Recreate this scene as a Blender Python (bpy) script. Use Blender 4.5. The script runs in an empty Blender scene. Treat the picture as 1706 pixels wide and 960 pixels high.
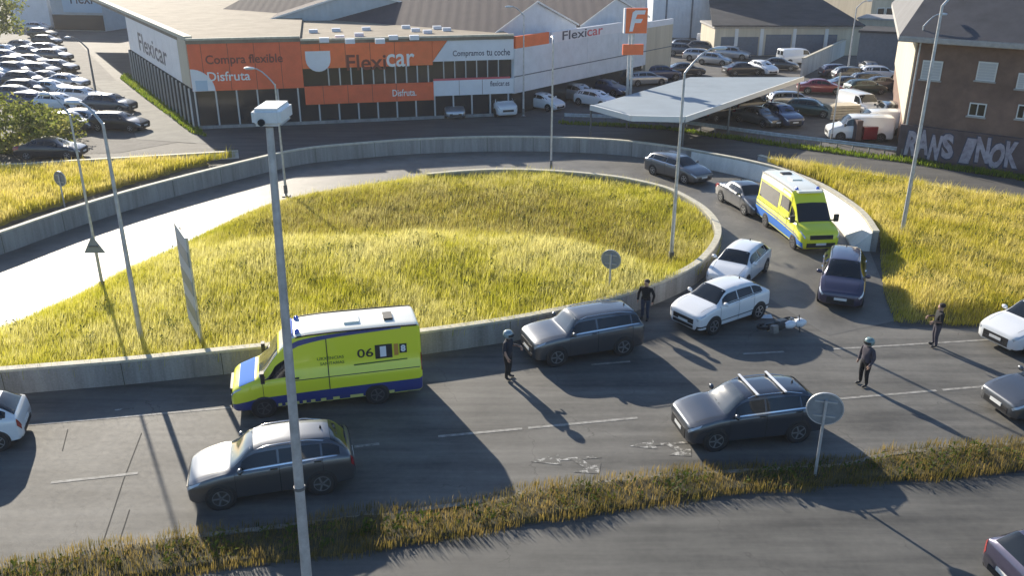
import bpy, bmesh, math, random
import numpy as np
from mathutils import Vector, Matrix, geometry
random.seed(7); RNG = np.random.default_rng(11)
scene = bpy.context.scene
C = scene.collection

# ------------------------------------------------------------------ camera, sky, sun, exposure
F, TH, H = 1439.0, math.radians(22.0), 14.4          # focal length in photo pixels, pitch, camera height
cam = bpy.data.cameras.new('camera'); cam_ob = bpy.data.objects.new('camera', cam); C.objects.link(cam_ob)
cam_ob.location = (0, 0, H); cam_ob.rotation_euler = (math.radians(90) - TH, 0, 0)
cam.sensor_width = 36; cam.lens = 36 * F / 1706; cam.clip_end = 3000; cam.clip_start = 0.2
scene.camera = cam_ob
SUN_EL, SHADOW_AZ = math.radians(21.5), math.radians(-61)
world = bpy.data.worlds.new('World'); scene.world = world; world.use_nodes = True
wn = world.node_tree.nodes; bg = wn['Background']
sky = wn.new('ShaderNodeTexSky'); sky.sky_type = 'NISHITA'; sky.sun_disc = False
sky.sun_elevation = SUN_EL; sky.sun_rotation = math.radians(-29); sky.air_density = 1.0; sky.dust_density = 0.6; sky.ozone_density = 4.0
world.node_tree.links.new(sky.outputs[0], bg.inputs[0]); bg.inputs[1].default_value = 0.10
sun = bpy.data.lights.new('sun', 'SUN'); sun.energy = 5.0; sun.angle = math.radians(0.55); sun.color = (1.0, 0.90, 0.74)
sun_ob = bpy.data.objects.new('sun', sun); C.objects.link(sun_ob)
sdir = Vector((math.cos(SHADOW_AZ) * math.cos(SUN_EL), math.sin(SHADOW_AZ) * math.cos(SUN_EL), -math.sin(SUN_EL)))
sun_ob.rotation_euler = sdir.to_track_quat('-Z', 'Y').to_euler(); sun_ob.location = (-40, 70, 40)
scene.view_settings.view_transform = 'Standard'; scene.view_settings.look = 'None'
scene.view_settings.exposure = 0.9; scene.view_settings.gamma = 1.0
scene.render.engine = 'CYCLES'
scene.cycles.max_bounces = 6

# ------------------------------------------------------------------ helpers
def ray(px, py):
    u = (px - 853) / F; v = (py - 480) / F
    return Vector((u, math.cos(TH) - v * math.sin(TH), -math.sin(TH) - v * math.cos(TH)))
def G(px, py, z=0.0):                                  # place on the ground (or at height z) seen at a photo pixel
    d = ray(px, py); t = (z - H) / d.z
    return Vector((d.x * t, d.y * t, z))
def GP(pts, z=0.0): return [G(x, y, z) for x, y in pts]

def tag(o, label=None, cat=None, group=None, kind=None):
    if label: o['label'] = label
    if cat: o['category'] = cat
    if group: o['group'] = group
    if kind: o['kind'] = kind
    return o
def empty(name, loc=(0, 0, 0), rz=0.0):
    o = bpy.data.objects.new(name, None); C.objects.link(o); o.location = loc; o.rotation_euler = (0, 0, rz)
    o.empty_display_size = 0.2
    return o
def link(name, me, parent=None):
    o = bpy.data.objects.new(name, me); C.objects.link(o)
    if parent is not None: o.parent = parent
    return o
def copy_tree(o, parent=None):
    c = o.copy(); C.objects.link(c); c.parent = parent
    for ch in o.children: copy_tree(ch, c)
    return c

class MB:
    def __init__(s): s.v = []; s.f = []
    def add(s, vs, fs):
        n = len(s.v); s.v += [tuple(p) for p in vs]; s.f += [tuple(i + n for i in f) for f in fs]; return s
    def box(s, c, d, rz=0.0, m=None):
        x, y, z = d[0] / 2, d[1] / 2, d[2] / 2
        co, si = math.cos(rz), math.sin(rz); vs = []
        for a in (-x, x):
            for b in (-y, y):
                for e in (-z, z):
                    p = Vector((a * co - b * si + c[0], a * si + b * co + c[1], e + c[2]))
                    vs.append(m @ p if m else p)
        return s.add(vs, [(0, 1, 3, 2), (4, 6, 7, 5), (0, 4, 5, 1), (2, 3, 7, 6), (0, 2, 6, 4), (1, 5, 7, 3)])
    def tube(s, pts, rads, n=10, cap=True):
        pts = [Vector(p) for p in pts]
        if not isinstance(rads, (list, tuple)): rads = [rads] * len(pts)
        vs = []; fs = []; ref = None
        for i, p in enumerate(pts):
            t = (pts[min(i + 1, len(pts) - 1)] - pts[max(i - 1, 0)]).normalized()
            if ref is None:
                ref = Vector((0, 0, 1)) if abs(t.z) < .9 else Vector((1, 0, 0))
            a = t.cross(ref).normalized(); b = t.cross(a).normalized(); ref = -b if ref.dot(-b) > 0 else b
            a = t.cross(ref).normalized(); b = t.cross(a).normalized()
            for k in range(n):
                w = 2 * math.pi * k / n
                vs.append(p + a * (rads[i] * math.cos(w)) + b * (rads[i] * math.sin(w)))
        for i in range(len(pts) - 1):
            for k in range(n):
                k2 = (k + 1) % n
                fs.append((i * n + k, i * n + k2, (i + 1) * n + k2, (i + 1) * n + k))
        if cap:
            fs.append(tuple(range(n - 1, -1, -1))); fs.append(tuple((len(pts) - 1) * n + k for k in range(n)))
        return s.add(vs, fs)
    def lathe(s, prof, n=20, m=None):                  # prof: (radius, height) about local z
        vs = []; fs = []
        for r, h in prof:
            for k in range(n):
                w = 2 * math.pi * k / n; p = Vector((r * math.cos(w), r * math.sin(w), h)); vs.append(m @ p if m else p)
        for i in range(len(prof) - 1):
            for k in range(n):
                k2 = (k + 1) % n; fs.append((i * n + k, i * n + k2, (i + 1) * n + k2, (i + 1) * n + k))
        fs.append(tuple(range(n - 1, -1, -1))); fs.append(tuple((len(prof) - 1) * n + k for k in range(n)))
        return s.add(vs, fs)
    def prism(s, poly, z0, z1):                        # vertical prism over a 2D polygon (ccw or cw)
        n = len(poly); vs = [(p[0], p[1], z0) for p in poly] + [(p[0], p[1], z1) for p in poly]
        tris = geometry.tessellate_polygon([[Vector((p[0], p[1], 0)) for p in poly]])
        fs = [tuple(n + i for i in t) for t in tris] + [tuple(reversed(t)) for t in tris]
        fs += [(i, (i + 1) % n, n + (i + 1) % n, n + i) for i in range(n)]
        return s.add(vs, fs)
    def mesh(s, name, mat, smooth=None, fix=True):
        me = bpy.data.meshes.new(name); me.from_pydata(s.v, [], s.f)
        if fix:
            bm = bmesh.new(); bm.from_mesh(me); bmesh.ops.recalc_face_normals(bm, faces=bm.faces); bm.to_mesh(me); bm.free()
        me.update(); me.materials.append(mat)
        if smooth is not None:
            me.polygons.foreach_set('use_smooth', [True] * len(me.polygons)); me.set_sharp_from_angle(angle=math.radians(smooth))
        return me
    def build(s, name, mat, parent=None, smooth=None, origin=None, fix=True):
        if origin is not None: s.v = [(a - origin[0], b - origin[1], c - origin[2]) for a, b, c in s.v]
        return link(name, s.mesh(name, mat, smooth, fix), parent)

# ------------------------------------------------------------------ materials
def node(nt, t, **kw):
    n = nt.nodes.new(t)
    for k, v in kw.items(): setattr(n, k, v)
    return n
def mat(name, col, rough=.6, metal=0.0, spec=.5, coat=0.0, var=0.0, vscale=3.0, bump=0.0, bscale=60.0, col2=None, trans=0.0, emit=None, estr=0.0):
    m = bpy.data.materials.new(name); m.use_nodes = True; nt = m.node_tree; b = nt.nodes['Principled BSDF']
    b.inputs['Base Color'].default_value = (*col, 1); b.inputs['Roughness'].default_value = rough
    b.inputs['Metallic'].default_value = metal; b.inputs['Specular IOR Level'].default_value = spec
    b.inputs['Coat Weight'].default_value = coat; b.inputs['Coat Roughness'].default_value = .06
    if emit: b.inputs['Emission Color'].default_value = (*emit, 1); b.inputs['Emission Strength'].default_value = estr
    tc = node(nt, 'ShaderNodeTexCoord')
    if var or col2:
        n1 = node(nt, 'ShaderNodeTexNoise'); n1.inputs['Scale'].default_value = vscale; n1.inputs['Detail'].default_value = 6
        n1.inputs['Roughness'].default_value = .65
        nt.links.new(tc.outputs['Object'], n1.inputs['Vector'])
        r = node(nt, 'ShaderNodeValToRGB'); c2 = col2 or tuple(c * (1 - var) for c in col); c1 = col if col2 else tuple(min(1, c * (1 + var * .6)) for c in col)
        r.color_ramp.elements[0].position = .32; r.color_ramp.elements[1].position = .68
        r.color_ramp.elements[0].color = (*c2, 1); r.color_ramp.elements[1].color = (*c1, 1)
        nt.links.new(n1.outputs[0], r.inputs[0]); nt.links.new(r.outputs[0], b.inputs['Base Color'])
    if bump:
        n2 = node(nt, 'ShaderNodeTexNoise'); n2.inputs['Scale'].default_value = bscale; n2.inputs['Detail'].default_value = 4
        nt.links.new(tc.outputs['Object'], n2.inputs['Vector'])
        bp = node(nt, 'ShaderNodeBump'); bp.inputs['Strength'].default_value = bump; bp.inputs['Distance'].default_value = .02
        nt.links.new(n2.outputs[0], bp.inputs['Height']); nt.links.new(bp.outputs[0], b.inputs['Normal'])
    return m
def asphalt(name, c_dark, c_light, rough=.72, stretch=(.06, .5), ang=0.0):
    """aggregate speckle, worn wheel-track streaks along the road, tar stains"""
    m = bpy.data.materials.new(name); m.use_nodes = True; nt = m.node_tree; b = nt.nodes['Principled BSDF']; L = nt.links.new
    tc = node(nt, 'ShaderNodeTexCoord')
    mp = node(nt, 'ShaderNodeMapping'); mp.inputs['Scale'].default_value = (stretch[0], stretch[1], 1); mp.inputs['Rotation'].default_value = (0, 0, ang)
    L(tc.outputs['Object'], mp.inputs[0])
    def noise(sc, det, src): 
        n = node(nt, 'ShaderNodeTexNoise'); n.inputs['Scale'].default_value = sc; n.inputs['Detail'].default_value = det; n.inputs['Roughness'].default_value = .6
        L(src, n.inputs['Vector']); return n.outputs[0]
    streak = noise(2.6, 5, mp.outputs[0]); patch = noise(.35, 4, tc.outputs['Object']); grain = noise(55, 3, tc.outputs['Object']); mid = noise(5, 5, tc.outputs['Object'])
    def madd(a, k, bsock):
        n = node(nt, 'ShaderNodeMath', operation='MULTIPLY_ADD'); L(a, n.inputs[0]); n.inputs[1].default_value = k
        if isinstance(bsock, float): n.inputs[2].default_value = bsock
        else: L(bsock, n.inputs[2])
        return n.outputs[0]
    s = madd(streak, .60, madd(patch, .36, madd(mid, .20, madd(grain, .16, -.18))))
    r = node(nt, 'ShaderNodeValToRGB'); r.color_ramp.elements[0].position = .34; r.color_ramp.elements[1].position = .62
    r.color_ramp.elements[0].color = (*c_dark, 1); r.color_ramp.elements[1].color = (*c_light, 1)
    L(s, r.inputs[0]); L(r.outputs[0], b.inputs['Base Color'])
    vo = node(nt, 'ShaderNodeTexVoronoi', feature='DISTANCE_TO_EDGE'); vo.inputs['Scale'].default_value = .33; wv = node(nt, 'ShaderNodeVectorMath', operation='MULTIPLY_ADD')
    n5 = node(nt, 'ShaderNodeTexNoise'); n5.inputs['Scale'].default_value = 1.6; n5.inputs['Detail'].default_value = 6; L(tc.outputs['Object'], n5.inputs[0]); L(n5.outputs[1], wv.inputs[0]); wv.inputs[1].default_value = (1.1, 1.1, 0); L(tc.outputs['Object'], wv.inputs[2]); L(wv.outputs[0], vo.inputs[0])
    cr = node(nt, 'ShaderNodeMapRange'); cr.inputs['From Min'].default_value = .002; cr.inputs['From Max'].default_value = .007; cr.inputs['To Min'].default_value = .62; L(vo.outputs[0], cr.inputs[0])
    msk = node(nt, 'ShaderNodeMapRange'); msk.inputs['From Min'].default_value = .50; msk.inputs['From Max'].default_value = .56; L(patch, msk.inputs[0])
    mxk = node(nt, 'ShaderNodeMix'); L(msk.outputs[0], mxk.inputs[0]); mxk.inputs[2].default_value = 1.0; L(cr.outputs[0], mxk.inputs[3])
    mul = node(nt, 'ShaderNodeMix', data_type='RGBA', blend_type='MULTIPLY'); mul.inputs[0].default_value = 1.0; L(r.outputs[0], mul.inputs[6]); L(mxk.outputs[0], mul.inputs[7]); L(mul.outputs[2], b.inputs['Base Color'])
    rr = node(nt, 'ShaderNodeMapRange'); rr.inputs['To Min'].default_value = rough - .1; rr.inputs['To Max'].default_value = rough + .1
    L(mid, rr.inputs[0]); L(rr.outputs[0], b.inputs['Roughness'])
    bp = node(nt, 'ShaderNodeBump'); bp.inputs['Strength'].default_value = .5; bp.inputs['Distance'].default_value = .012
    g2 = noise(90, 2, tc.outputs['Object']); L(g2, bp.inputs['Height']); L(bp.outputs[0], b.inputs['Normal'])
    return m
def concrete(name, c, c2, scale=1.2, rough=.8, streaks=True):
    m = bpy.data.materials.new(name); m.use_nodes = True; nt = m.node_tree; b = nt.nodes['Principled BSDF']; L = nt.links.new
    tc = node(nt, 'ShaderNodeTexCoord'); b.inputs['Roughness'].default_value = rough
    mp = node(nt, 'ShaderNodeMapping'); mp.inputs['Scale'].default_value = (1.6, 1.6, .12 if streaks else 1); L(tc.outputs['Object'], mp.inputs[0])
    n1 = node(nt, 'ShaderNodeTexNoise'); n1.inputs['Scale'].default_value = scale; n1.inputs['Detail'].default_value = 7; n1.inputs['Roughness'].default_value = .7; L(mp.outputs[0], n1.inputs[0])
    n2 = node(nt, 'ShaderNodeTexNoise'); n2.inputs['Scale'].default_value = 18; n2.inputs['Detail'].default_value = 5; L(tc.outputs['Object'], n2.inputs[0])
    ad = node(nt, 'ShaderNodeMath', operation='MULTIPLY_ADD'); L(n2.outputs[0], ad.inputs[0]); ad.inputs[1].default_value = .35; L(n1.outputs[0], ad.inputs[2])
    r = node(nt, 'ShaderNodeValToRGB'); r.color_ramp.elements[0].position = .45; r.color_ramp.elements[1].position = .85
    r.color_ramp.elements[0].color = (*c2, 1); r.color_ramp.elements[1].color = (*c, 1); L(ad.outputs[0], r.inputs[0]); L(r.outputs[0], b.inputs['Base Color'])
    bp = node(nt, 'ShaderNodeBump'); bp.inputs['Strength'].default_value = .3; bp.inputs['Distance'].default_value = .01; L(n2.outputs[0], bp.inputs['Height']); L(bp.outputs[0], b.inputs['Normal'])
    return m
def ribbed(name, c, period=.25, rough=.45, metal=.0, axis=0):
    """profiled metal cladding: fine vertical ribs as relief"""
    m = mat(name, c, rough, metal, var=.12, vscale=.8); nt = m.node_tree; b = nt.nodes['Principled BSDF']; L = nt.links.new
    tc = node(nt, 'ShaderNodeTexCoord'); w = node(nt, 'ShaderNodeTexWave'); w.inputs['Scale'].default_value = 1 / period / 3.1416 * .5
    w.bands_direction = 'X' if axis == 0 else 'Y'; L(tc.outputs['Object'], w.inputs[0])
    bp = node(nt, 'ShaderNodeBump'); bp.inputs['Strength'].default_value = .6; bp.inputs['Distance'].default_value = .03; L(w.outputs[1], bp.inputs['Height']); L(bp.outputs[0], b.inputs['Normal'])
    return m

M = {}
M['ground'] = asphalt('ground_asphalt', (.05, .049, .047), (.105, .101, .095), .85)
M['road'] = asphalt('road_asphalt', (.052, .051, .048), (.158, .152, .138), .76, (.05, .55), math.radians(-10))
M['ramp'] = asphalt('ramp_asphalt', (.072, .069, .062), (.155, .147, .130), .58, (.25, .25))
M['lower'] = asphalt('lower_asphalt', (.046, .046, .044), (.13, .126, .115), .76, (.05, .55), math.radians(-10))
M['lot'] = asphalt('lot_asphalt', (.06, .058, .056), (.12, .115, .11), .9, (.3, .3))
M['lotpale'] = asphalt('lot_concrete', (.15, .145, .13), (.25, .24, .21), .92, (.3, .3))
M['wall'] = concrete('parapet_concrete', (.36, .355, .34), (.17, .165, .155), 1.0)
M['coping'] = concrete('coping_concrete', (.62, .58, .46), (.38, .35, .27), 2.0, streaks=False)
M['kerb'] = concrete('worn_kerb', (.30, .28, .23), (.12, .11, .09), 2.5, streaks=False)
M['white_wall'] = concrete('white_render', (.66, .66, .64), (.42, .42, .40), .6)
M['sunlit_white'] = concrete('sunlit_white_concrete', (.80, .79, .74), (.58, .57, .53), .8)  # near-white stands in for sunlight on the parapet's inner face
M['soil'] = mat('dry_litter', (.26, .22, .05), .9, var=.5, vscale=1.5)
M['soil2'] = mat('verge_soil', (.065, .056, .026), .9, var=.5, vscale=2)
M['steel'] = mat('galvanised_steel', (.52, .53, .54), .45, .45, var=.25, vscale=4)
M['steel_dark'] = mat('weathered_steel', (.20, .20, .20), .55, .5, var=.3, vscale=4)
M['lamp_white'] = mat('lamp_housing', (.78, .78, .76), .4, 0, var=.12, vscale=6)
M['lens'] = mat('lamp_lens', (.45, .47, .48), .15, 0)
M['joint'] = mat('dark_panel_joint', (.16, .06, .04), .8)  # dark strips for the joints between sign panels
M['seam'] = mat('dark_seam', (.05, .055, .03), .8)  # dark strips for door seams, side rails and wall joints
M['black'] = mat('black_plastic', (.018, .018, .02), .55)
M['tyre'] = mat('tyre_rubber', (.022, .022, .023), .8)
M['rim'] = mat('alloy_rim', (.45, .46, .47), .3, .8)
M['rim_dark'] = mat('steel_rim', (.12, .12, .13), .45, .5)
M['glass'] = mat('tinted_glass', (.012, .015, .018), .06, 0, .6, 0)
M['glass_pale'] = mat('reflecting_windscreen', (.045, .055, .06), .09, 0, 1.0, .6)
M['head'] = mat('headlight_lens', (.55, .57, .6), .1, .2, .8, 1)
M['tail'] = mat('tail_lens', (.28, .01, .012), .15, 0, .6, 1)
M['plate'] = mat('plate_white', (.7, .7, .68), .5)
M['chrome'] = mat('chrome_trim', (.7, .7, .7), .15, 1)
M['paint_line'] = mat('road_paint', (.36, .35, .325), .8, col2=(.15, .145, .13), vscale=5)
M['paint_worn'] = mat('worn_road_paint', (.44, .43, .40), .8, col2=(.10, .097, .088), vscale=4.5)
e_ = [n for n in M['paint_worn'].node_tree.nodes if n.type == 'VALTORGB'][0].color_ramp.elements; e_[0].position = .49; e_[1].position = .60
M['tar'] = mat('tar_seal', (.075, .072, .066), .95, 0, .1)
M['orange'] = mat('orange_panel', (.88, .17, .045), .45, var=.12, vscale=1)
M['orange_dark'] = mat('orange_red_panel', (.80, .13, .045), .45, var=.12, vscale=1)
M['panel_white'] = mat('white_panel', (.74, .75, .78), .45, var=.08, vscale=.8)
M['panel_blue'] = mat('pale_blue_panel', (.42, .55, .66), .45)
M['letter_dark'] = mat('dark_letter', (.045, .05, .09), .5)
M['letter_brown'] = mat('brown_letter', (.16, .03, .02), .5)
M['letter_white'] = mat('white_letter', (.82, .8, .78), .5)
M['letter_red'] = mat('red_letter', (.6, .1, .12), .5)
M['shop_glass'] = mat('shop_glass', (.02, .024, .03), .12, 0, .35)
M['side_glass'] = mat('side_glass', (.035, .042, .05), .45, 0, .15)
M['fin_dark'] = mat('dark_fin', (.035, .042, .05), .7)
M['mullion'] = mat('pale_mullion', (.48, .5, .52), .45, .3)
M['roof_tan'] = concrete('gravel_roof', (.27, .22, .16), (.145, .118, .082), .35, .9, False)
M['roof_dark'] = ribbed('dark_metal_roof', (.07, .055, .06), .5, .95, 0.0)
M['roof_grey'] = mat('fibre_cement_roof', (.06, .062, .07), .95, 0, .15, var=.35, vscale=.4)
M['clad'] = ribbed('white_cladding', (.66, .70, .74), .3, .45)
M['clad_grey'] = ribbed('grey_cladding', (.44, .48, .50), .3, .5)
M['brick'] = mat('brown_brick', (.20, .125, .095), .85, var=.3, vscale=.7, bump=.3, bscale=25)
M['brick_low'] = mat('plinth_brick', (.12, .085, .085), .85, var=.35, vscale=.8)
M['cream'] = concrete('cream_render', (.62, .55, .42), (.46, .40, .30), .8)
M['slate'] = mat('dark_slate_roof', (.055, .055, .065), .7, var=.35, vscale=.6)
M['eave'] = mat('pale_eave', (.40, .38, .36), .7, var=.2)
M['shutter'] = mat('pale_shutter', (.50, .51, .52), .6)
M['frame'] = mat('white_frame', (.68, .68, .66), .5)
M['dark_open'] = mat('window_dark', (.02, .02, .022), .15)
M['garage'] = mat('blue_grey_door', (.10, .13, .17), .55, var=.15)
M['canopy'] = mat('canopy_sheet', (.30, .35, .39), .7, 0, .2, var=.1, vscale=.5)
M['canopy_edge'] = mat('canopy_fascia', (.74, .74, .70), .5)
M['graffiti'] = mat('graffiti_paint', (.48, .44, .49), .7, col2=(.24, .20, .23), vscale=2.5)
M['sign_grey'] = mat('sign_back', (.27, .30, .33), .5, .4, var=.15, vscale=5)
M['skin'] = mat('skin', (.45, .26, .18), .6)
M['navy'] = mat('navy_cloth', (.018, .022, .035), .9)
M['black_cloth'] = mat('black_cloth', (.012, .012, .014), .9)
M['grey_cloth'] = mat('grey_purple_cloth', (.07, .06, .075), .9)
M['denim'] = mat('denim', (.04, .055, .09), .9)
M['hair'] = mat('hair', (.02, .014, .01), .8)
M['helmet'] = mat('helmet_pale', (.24, .31, .34), .2, 0, .5, 1)
M['helmet2'] = mat('helmet_teal', (.16, .23, .22), .2, 0, .5, 1)
M['seat'] = mat('seat_dark', (.03, .03, .03), .7)
M['interior_red'] = mat('dim_interior', (.10, .035, .03), .7)
M['amb_yellow'] = mat('ambulance_yellow', (.80, .80, .035), .35, 0, .5, .7)
M['amb_blue'] = mat('ambulance_blue', (.03, .05, .21), .35, 0, .5, .7)
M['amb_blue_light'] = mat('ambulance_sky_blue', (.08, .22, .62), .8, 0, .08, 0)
M['amb_white'] = mat('ambulance_white', (.84, .82, .70), .3, 0, .5, .7)
M['amb_check'] = mat('ambulance_check', (.62, .60, .20), .4)
M['beacon'] = mat('blue_beacon', (.02, .08, .5), .15, 0, .6, 1)
M['dark_green'] = mat('dark_green_print', (.07, .13, .02), .5)
M['badge_orange'] = mat('orange_print', (.55, .26, .05), .5)
def paint(name, col, metal=.35, rough=.32): return mat(name, col, rough, metal, .5, 1.0)
P = dict(white=paint('paint_white', (.74, .75, .76), 0), silver=paint('paint_silver', (.42, .43, .45), .7), grey=paint('paint_grey', (.11, .116, .128), .75, .38),
         slate=paint('paint_slate', (.06, .068, .085), .5), dark=paint('paint_dark', (.028, .03, .038), .4), blue=paint('paint_blue', (.03, .05, .12), .4),
         purple=paint('paint_violet', (.055, .05, .09), .4), red=paint('paint_red', (.20, .012, .025), .3), green=paint('paint_green', (.02, .05, .05), .4),
         champagne=paint('paint_champagne', (.40, .37, .31), .6))

# ------------------------------------------------------------------ ground, roads
def sheet(name, pts, z, m, kind='structure', parent=None):
    mb = MB(); tris = geometry.tessellate_polygon([[Vector((p[0], p[1], 0)) for p in pts]])
    mb.add([(p[0], p[1], z) for p in pts], [tuple(t) for t in tris])
    o = mb.build(name, m, parent); me = o.data
    if me.polygons and me.polygons[0].normal.z < 0: me.flip_normals()
    if kind and parent is None: tag(o, kind=kind)
    return o
sheet('ground', [(-900, -60), (900, -60), (900, 1500), (-900, 1500)], -.012, M['ground'])
def sm(pts, n=5):                                       # Catmull-Rom through 2D/3D points
    out = []; P_ = [Vector(p) for p in pts]
    for i in range(len(P_) - 1):
        a, b, c, d = P_[max(i - 1, 0)], P_[i], P_[i + 1], P_[min(i + 2, len(P_) - 1)]
        for k in range(n):
            t = k / n; out.append(.5 * ((2 * b) + (c - a) * t + (2 * a - 5 * b + 4 * c - d) * t * t + (3 * b - a - 3 * c + d) * t ** 3))
    out.append(P_[-1]); return out
WZ = .95
in_top = [(-420, 655), (-150, 630), (0, 617), (200, 601), (330, 588), (480, 573), (600, 563), (700, 553), (850, 532), (950, 513), (1000, 502), (1060, 484), (1120, 462), (1165, 438),
          (1190, 413), (1201, 390), (1198, 370), (1180, 348), (1150, 328), (1110, 310), (1050, 296), (1000, 289), (930, 283), (850, 280), (780, 282), (710, 288)]
inner_wall = sm([G(x, y, WZ).xy.to_3d() for x, y in in_top], 4)
kerb_px = [(650, 306), (600, 313), (540, 322), (480, 334), (430, 350), (360, 382), (300, 411), (200, 456), (130, 493), (60, 525), (0, 549), (-120, 590), (-420, 640)]
inner_kerb = sm(GP(kerb_px), 3)
bowl = [p.xy for p in inner_wall] + [p.xy for p in inner_kerb]
OZ = 1.1
out_top = [(-420, 520), (-120, 425), (0, 387), (70, 363), (140, 340), (250, 308), (400, 270), (500, 248), (600, 238), (700, 231), (850, 227), (1000, 231), (1100, 241), (1200, 258), (1250, 268), (1300, 281), (1362, 305), (1408, 333), (1436, 356), (1455, 384)]
outer_wall = sm([G(x, y, OZ).xy.to_3d() for x, y in out_top], 4)
# median strip edges
med_hi = [(-500, 1010), (-150, 965), (0, 944), (200, 914), (330, 894), (560, 867), (800, 836), (1000, 803), (1240, 785), (1400, 776), (1480, 757), (1706, 738), (2100, 705)]
med_lo = [(2100, 748), (1706, 788), (1500, 806), (1400, 812), (1200, 831), (1000, 860), (830, 886), (600, 926), (330, 957), (0, 1003), (-150, 1030), (-500, 1090)]
med_hi_w, med_lo_w = sm(GP(med_hi), 3), sm(GP(med_lo), 3)
main_poly = [Vector((-75, 33)), Vector((-75, 8))] + [p.xy for p in med_hi_w] + [Vector((75, 18)), Vector((75, 40))] + [G(1800, 548).xy, G(1600, 548).xy, G(1500, 545).xy] + [p.xy for p in outer_wall[-1:]] + [p.xy for p in reversed(inner_wall[4:60])]
rd = sheet('main_road', main_poly, .0, M['road'])
low_poly = [Vector((-75, -20)), Vector((75, -20)), Vector((75, 16))] + [p.xy for p in med_lo_w] + [Vector((-75, 4))]
sheet('lower_road', low_poly, .0, M['lower'])
ramp_poly = [p.xy for p in outer_wall] + [G(1470, 470).xy, G(1490, 535).xy, G(1380, 560).xy, G(1215, 455).xy] + [p.xy for p in inner_wall[56:]] + [p.xy for p in inner_kerb]
sheet('ramp_road', ramp_poly, .004, M['ramp'])
svc = [(-420, 262), (0, 268), (200, 258), (345, 236), (450, 223), (600, 212), (750, 203), (930, 205), (1100, 213), (1290, 240), (1500, 266), (1706, 296), (2200, 372), (2200, 440), (1706, 338), (1500, 308), (1300, 268), (1200, 258)]
svc_poly = [p.xy for p in sm(GP(svc[:13]), 2)] + [G(x, y).xy for x, y in svc[13:]] + [p.xy for p in reversed(outer_wall[18:52])] + [G(-420, 300).xy]
sheet('service_road', svc_poly, .004, M['ground'])
sheet('left_parking_lot', [G(x, y).xy for x, y in [(-600, 255), (0, 262), (200, 254), (300, 236), (250, 190), (180, 120), (120, 60), (60, 10), (-600, 10)]], .002, M['lot'])
sheet('forecourt_path', [G(x, y).xy for x, y in [(228, 232), (345, 240), (322, 220), (270, 185), (198, 134), (150, 134), (196, 170), (214, 196)]], .012, M['lotpale'])
sheet('right_parking_lot', [G(x, y).xy for x, y in [(930, 203), (1100, 211), (1290, 237), (1500, 262), (1706, 292), (1706, 40), (1100, 40), (1110, 128), (860, 190)]], -.004, M['lot'])

def line(a, b, w, m, name, parent, z=.008):
    A, B = G(*a), G(*b); d = (B - A).normalized(); n = Vector((-d.y, d.x, 0)) * w / 2
    mb = MB(); mb.add([(q.x, q.y, z) for q in (A - n, B - n, B + n, A + n)], [(0, 1, 2, 3)]); return mb.build(name, m, parent)
def L1(x): return np.interp(x, [-300, 85, 230, 600, 730, 1060, 1400, 1690, 2000], [853, 805, 789, 744, 728, 697, 665, 640, 614])
def L0(x): return np.interp(x, [-300, 60, 380, 700, 1000, 1240, 1390, 1640, 2000], [736, 708, 680, 650, 606, 590, 582, 567, 546])
for a, b in [(-300, -120), (85, 230), (590, 632), (730, 870), (880, 1062), (1400, 1560), (1570, 1700), (1780, 1900)]:
    line((a, L1(a)), (b, L1(b)), .13, M['paint_line'], 'lane_line', rd)
for a, b in [(-250, 0), (0, 200), (200, 390), (390, 700), (985, 1050), (1238, 1306), (1388, 1500), (1500, 1640), (1640, 1900)]:
    line((a, L0(a)), (b, L0(b)), .12, M['paint_line'], 'edge_line', rd)
line((190, 684), (225, 681), .10, M['paint_worn'], 'edge_line', rd)
for (a, b) in [((113, 716), (104, 752)), ((236, 722), (206, 800)), ((206, 800), (165, 925)), ((216, 850), (196, 912))]:
    line(a, b, .028, M['tar'], 'tar_seam', rd, .006)
def arrow(px, py, rot, s, flip=1):
    o = G(px, py); pts = [(-1.6, -.09), (.2, -.09), (.2, -.42), (1.5, 0), (.2, .42), (.2, .09), (-.3, .09), (-.75, .75 * flip), (-.2, 1.0 * flip), (-1.25, 1.25 * flip), (-1.5, .45 * flip), (-1.05, .62 * flip), (-.75, .09), (-1.6, .09)]
    if flip < 0: pts = [(-1.6, -.09), (.2, -.09), (.2, -.42), (1.5, 0), (.2, .42), (.2, .09), (-1.6, .09)]
    c, si = math.cos(rot), math.sin(rot)
    w = [Vector((o.x + s * (x * c - y * si), o.y + s * (x * si + y * c), 0)) for x, y in pts]
    mb = MB(); mb.add([(p.x, p.y, .009) for p in w], [tuple(t) for t in geometry.tessellate_polygon([w])]); return mb.build('lane_arrow', M['paint_worn'], rd)
arrow(940, 766, math.pi + .12, .70, 1); arrow(1098, 741, math.pi + .12, .62, 1)
# shallow kerb along the median
mb = MB()
for i in range(len(med_hi_w) - 1):
    a, b = med_hi_w[i], med_hi_w[i + 1]; d = (b - a).normalized(); n = Vector((d.y, -d.x, 0)) * .16
    mb.add([(q.x, q.y, z) for z in (-.01, .07) for q in (a, b, b + n, a + n)], [(4, 5, 6, 7), (0, 1, 5, 4), (2, 3, 7, 6)])
tag(mb.build('median_kerb', M['kerb']), kind='structure')

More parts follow.
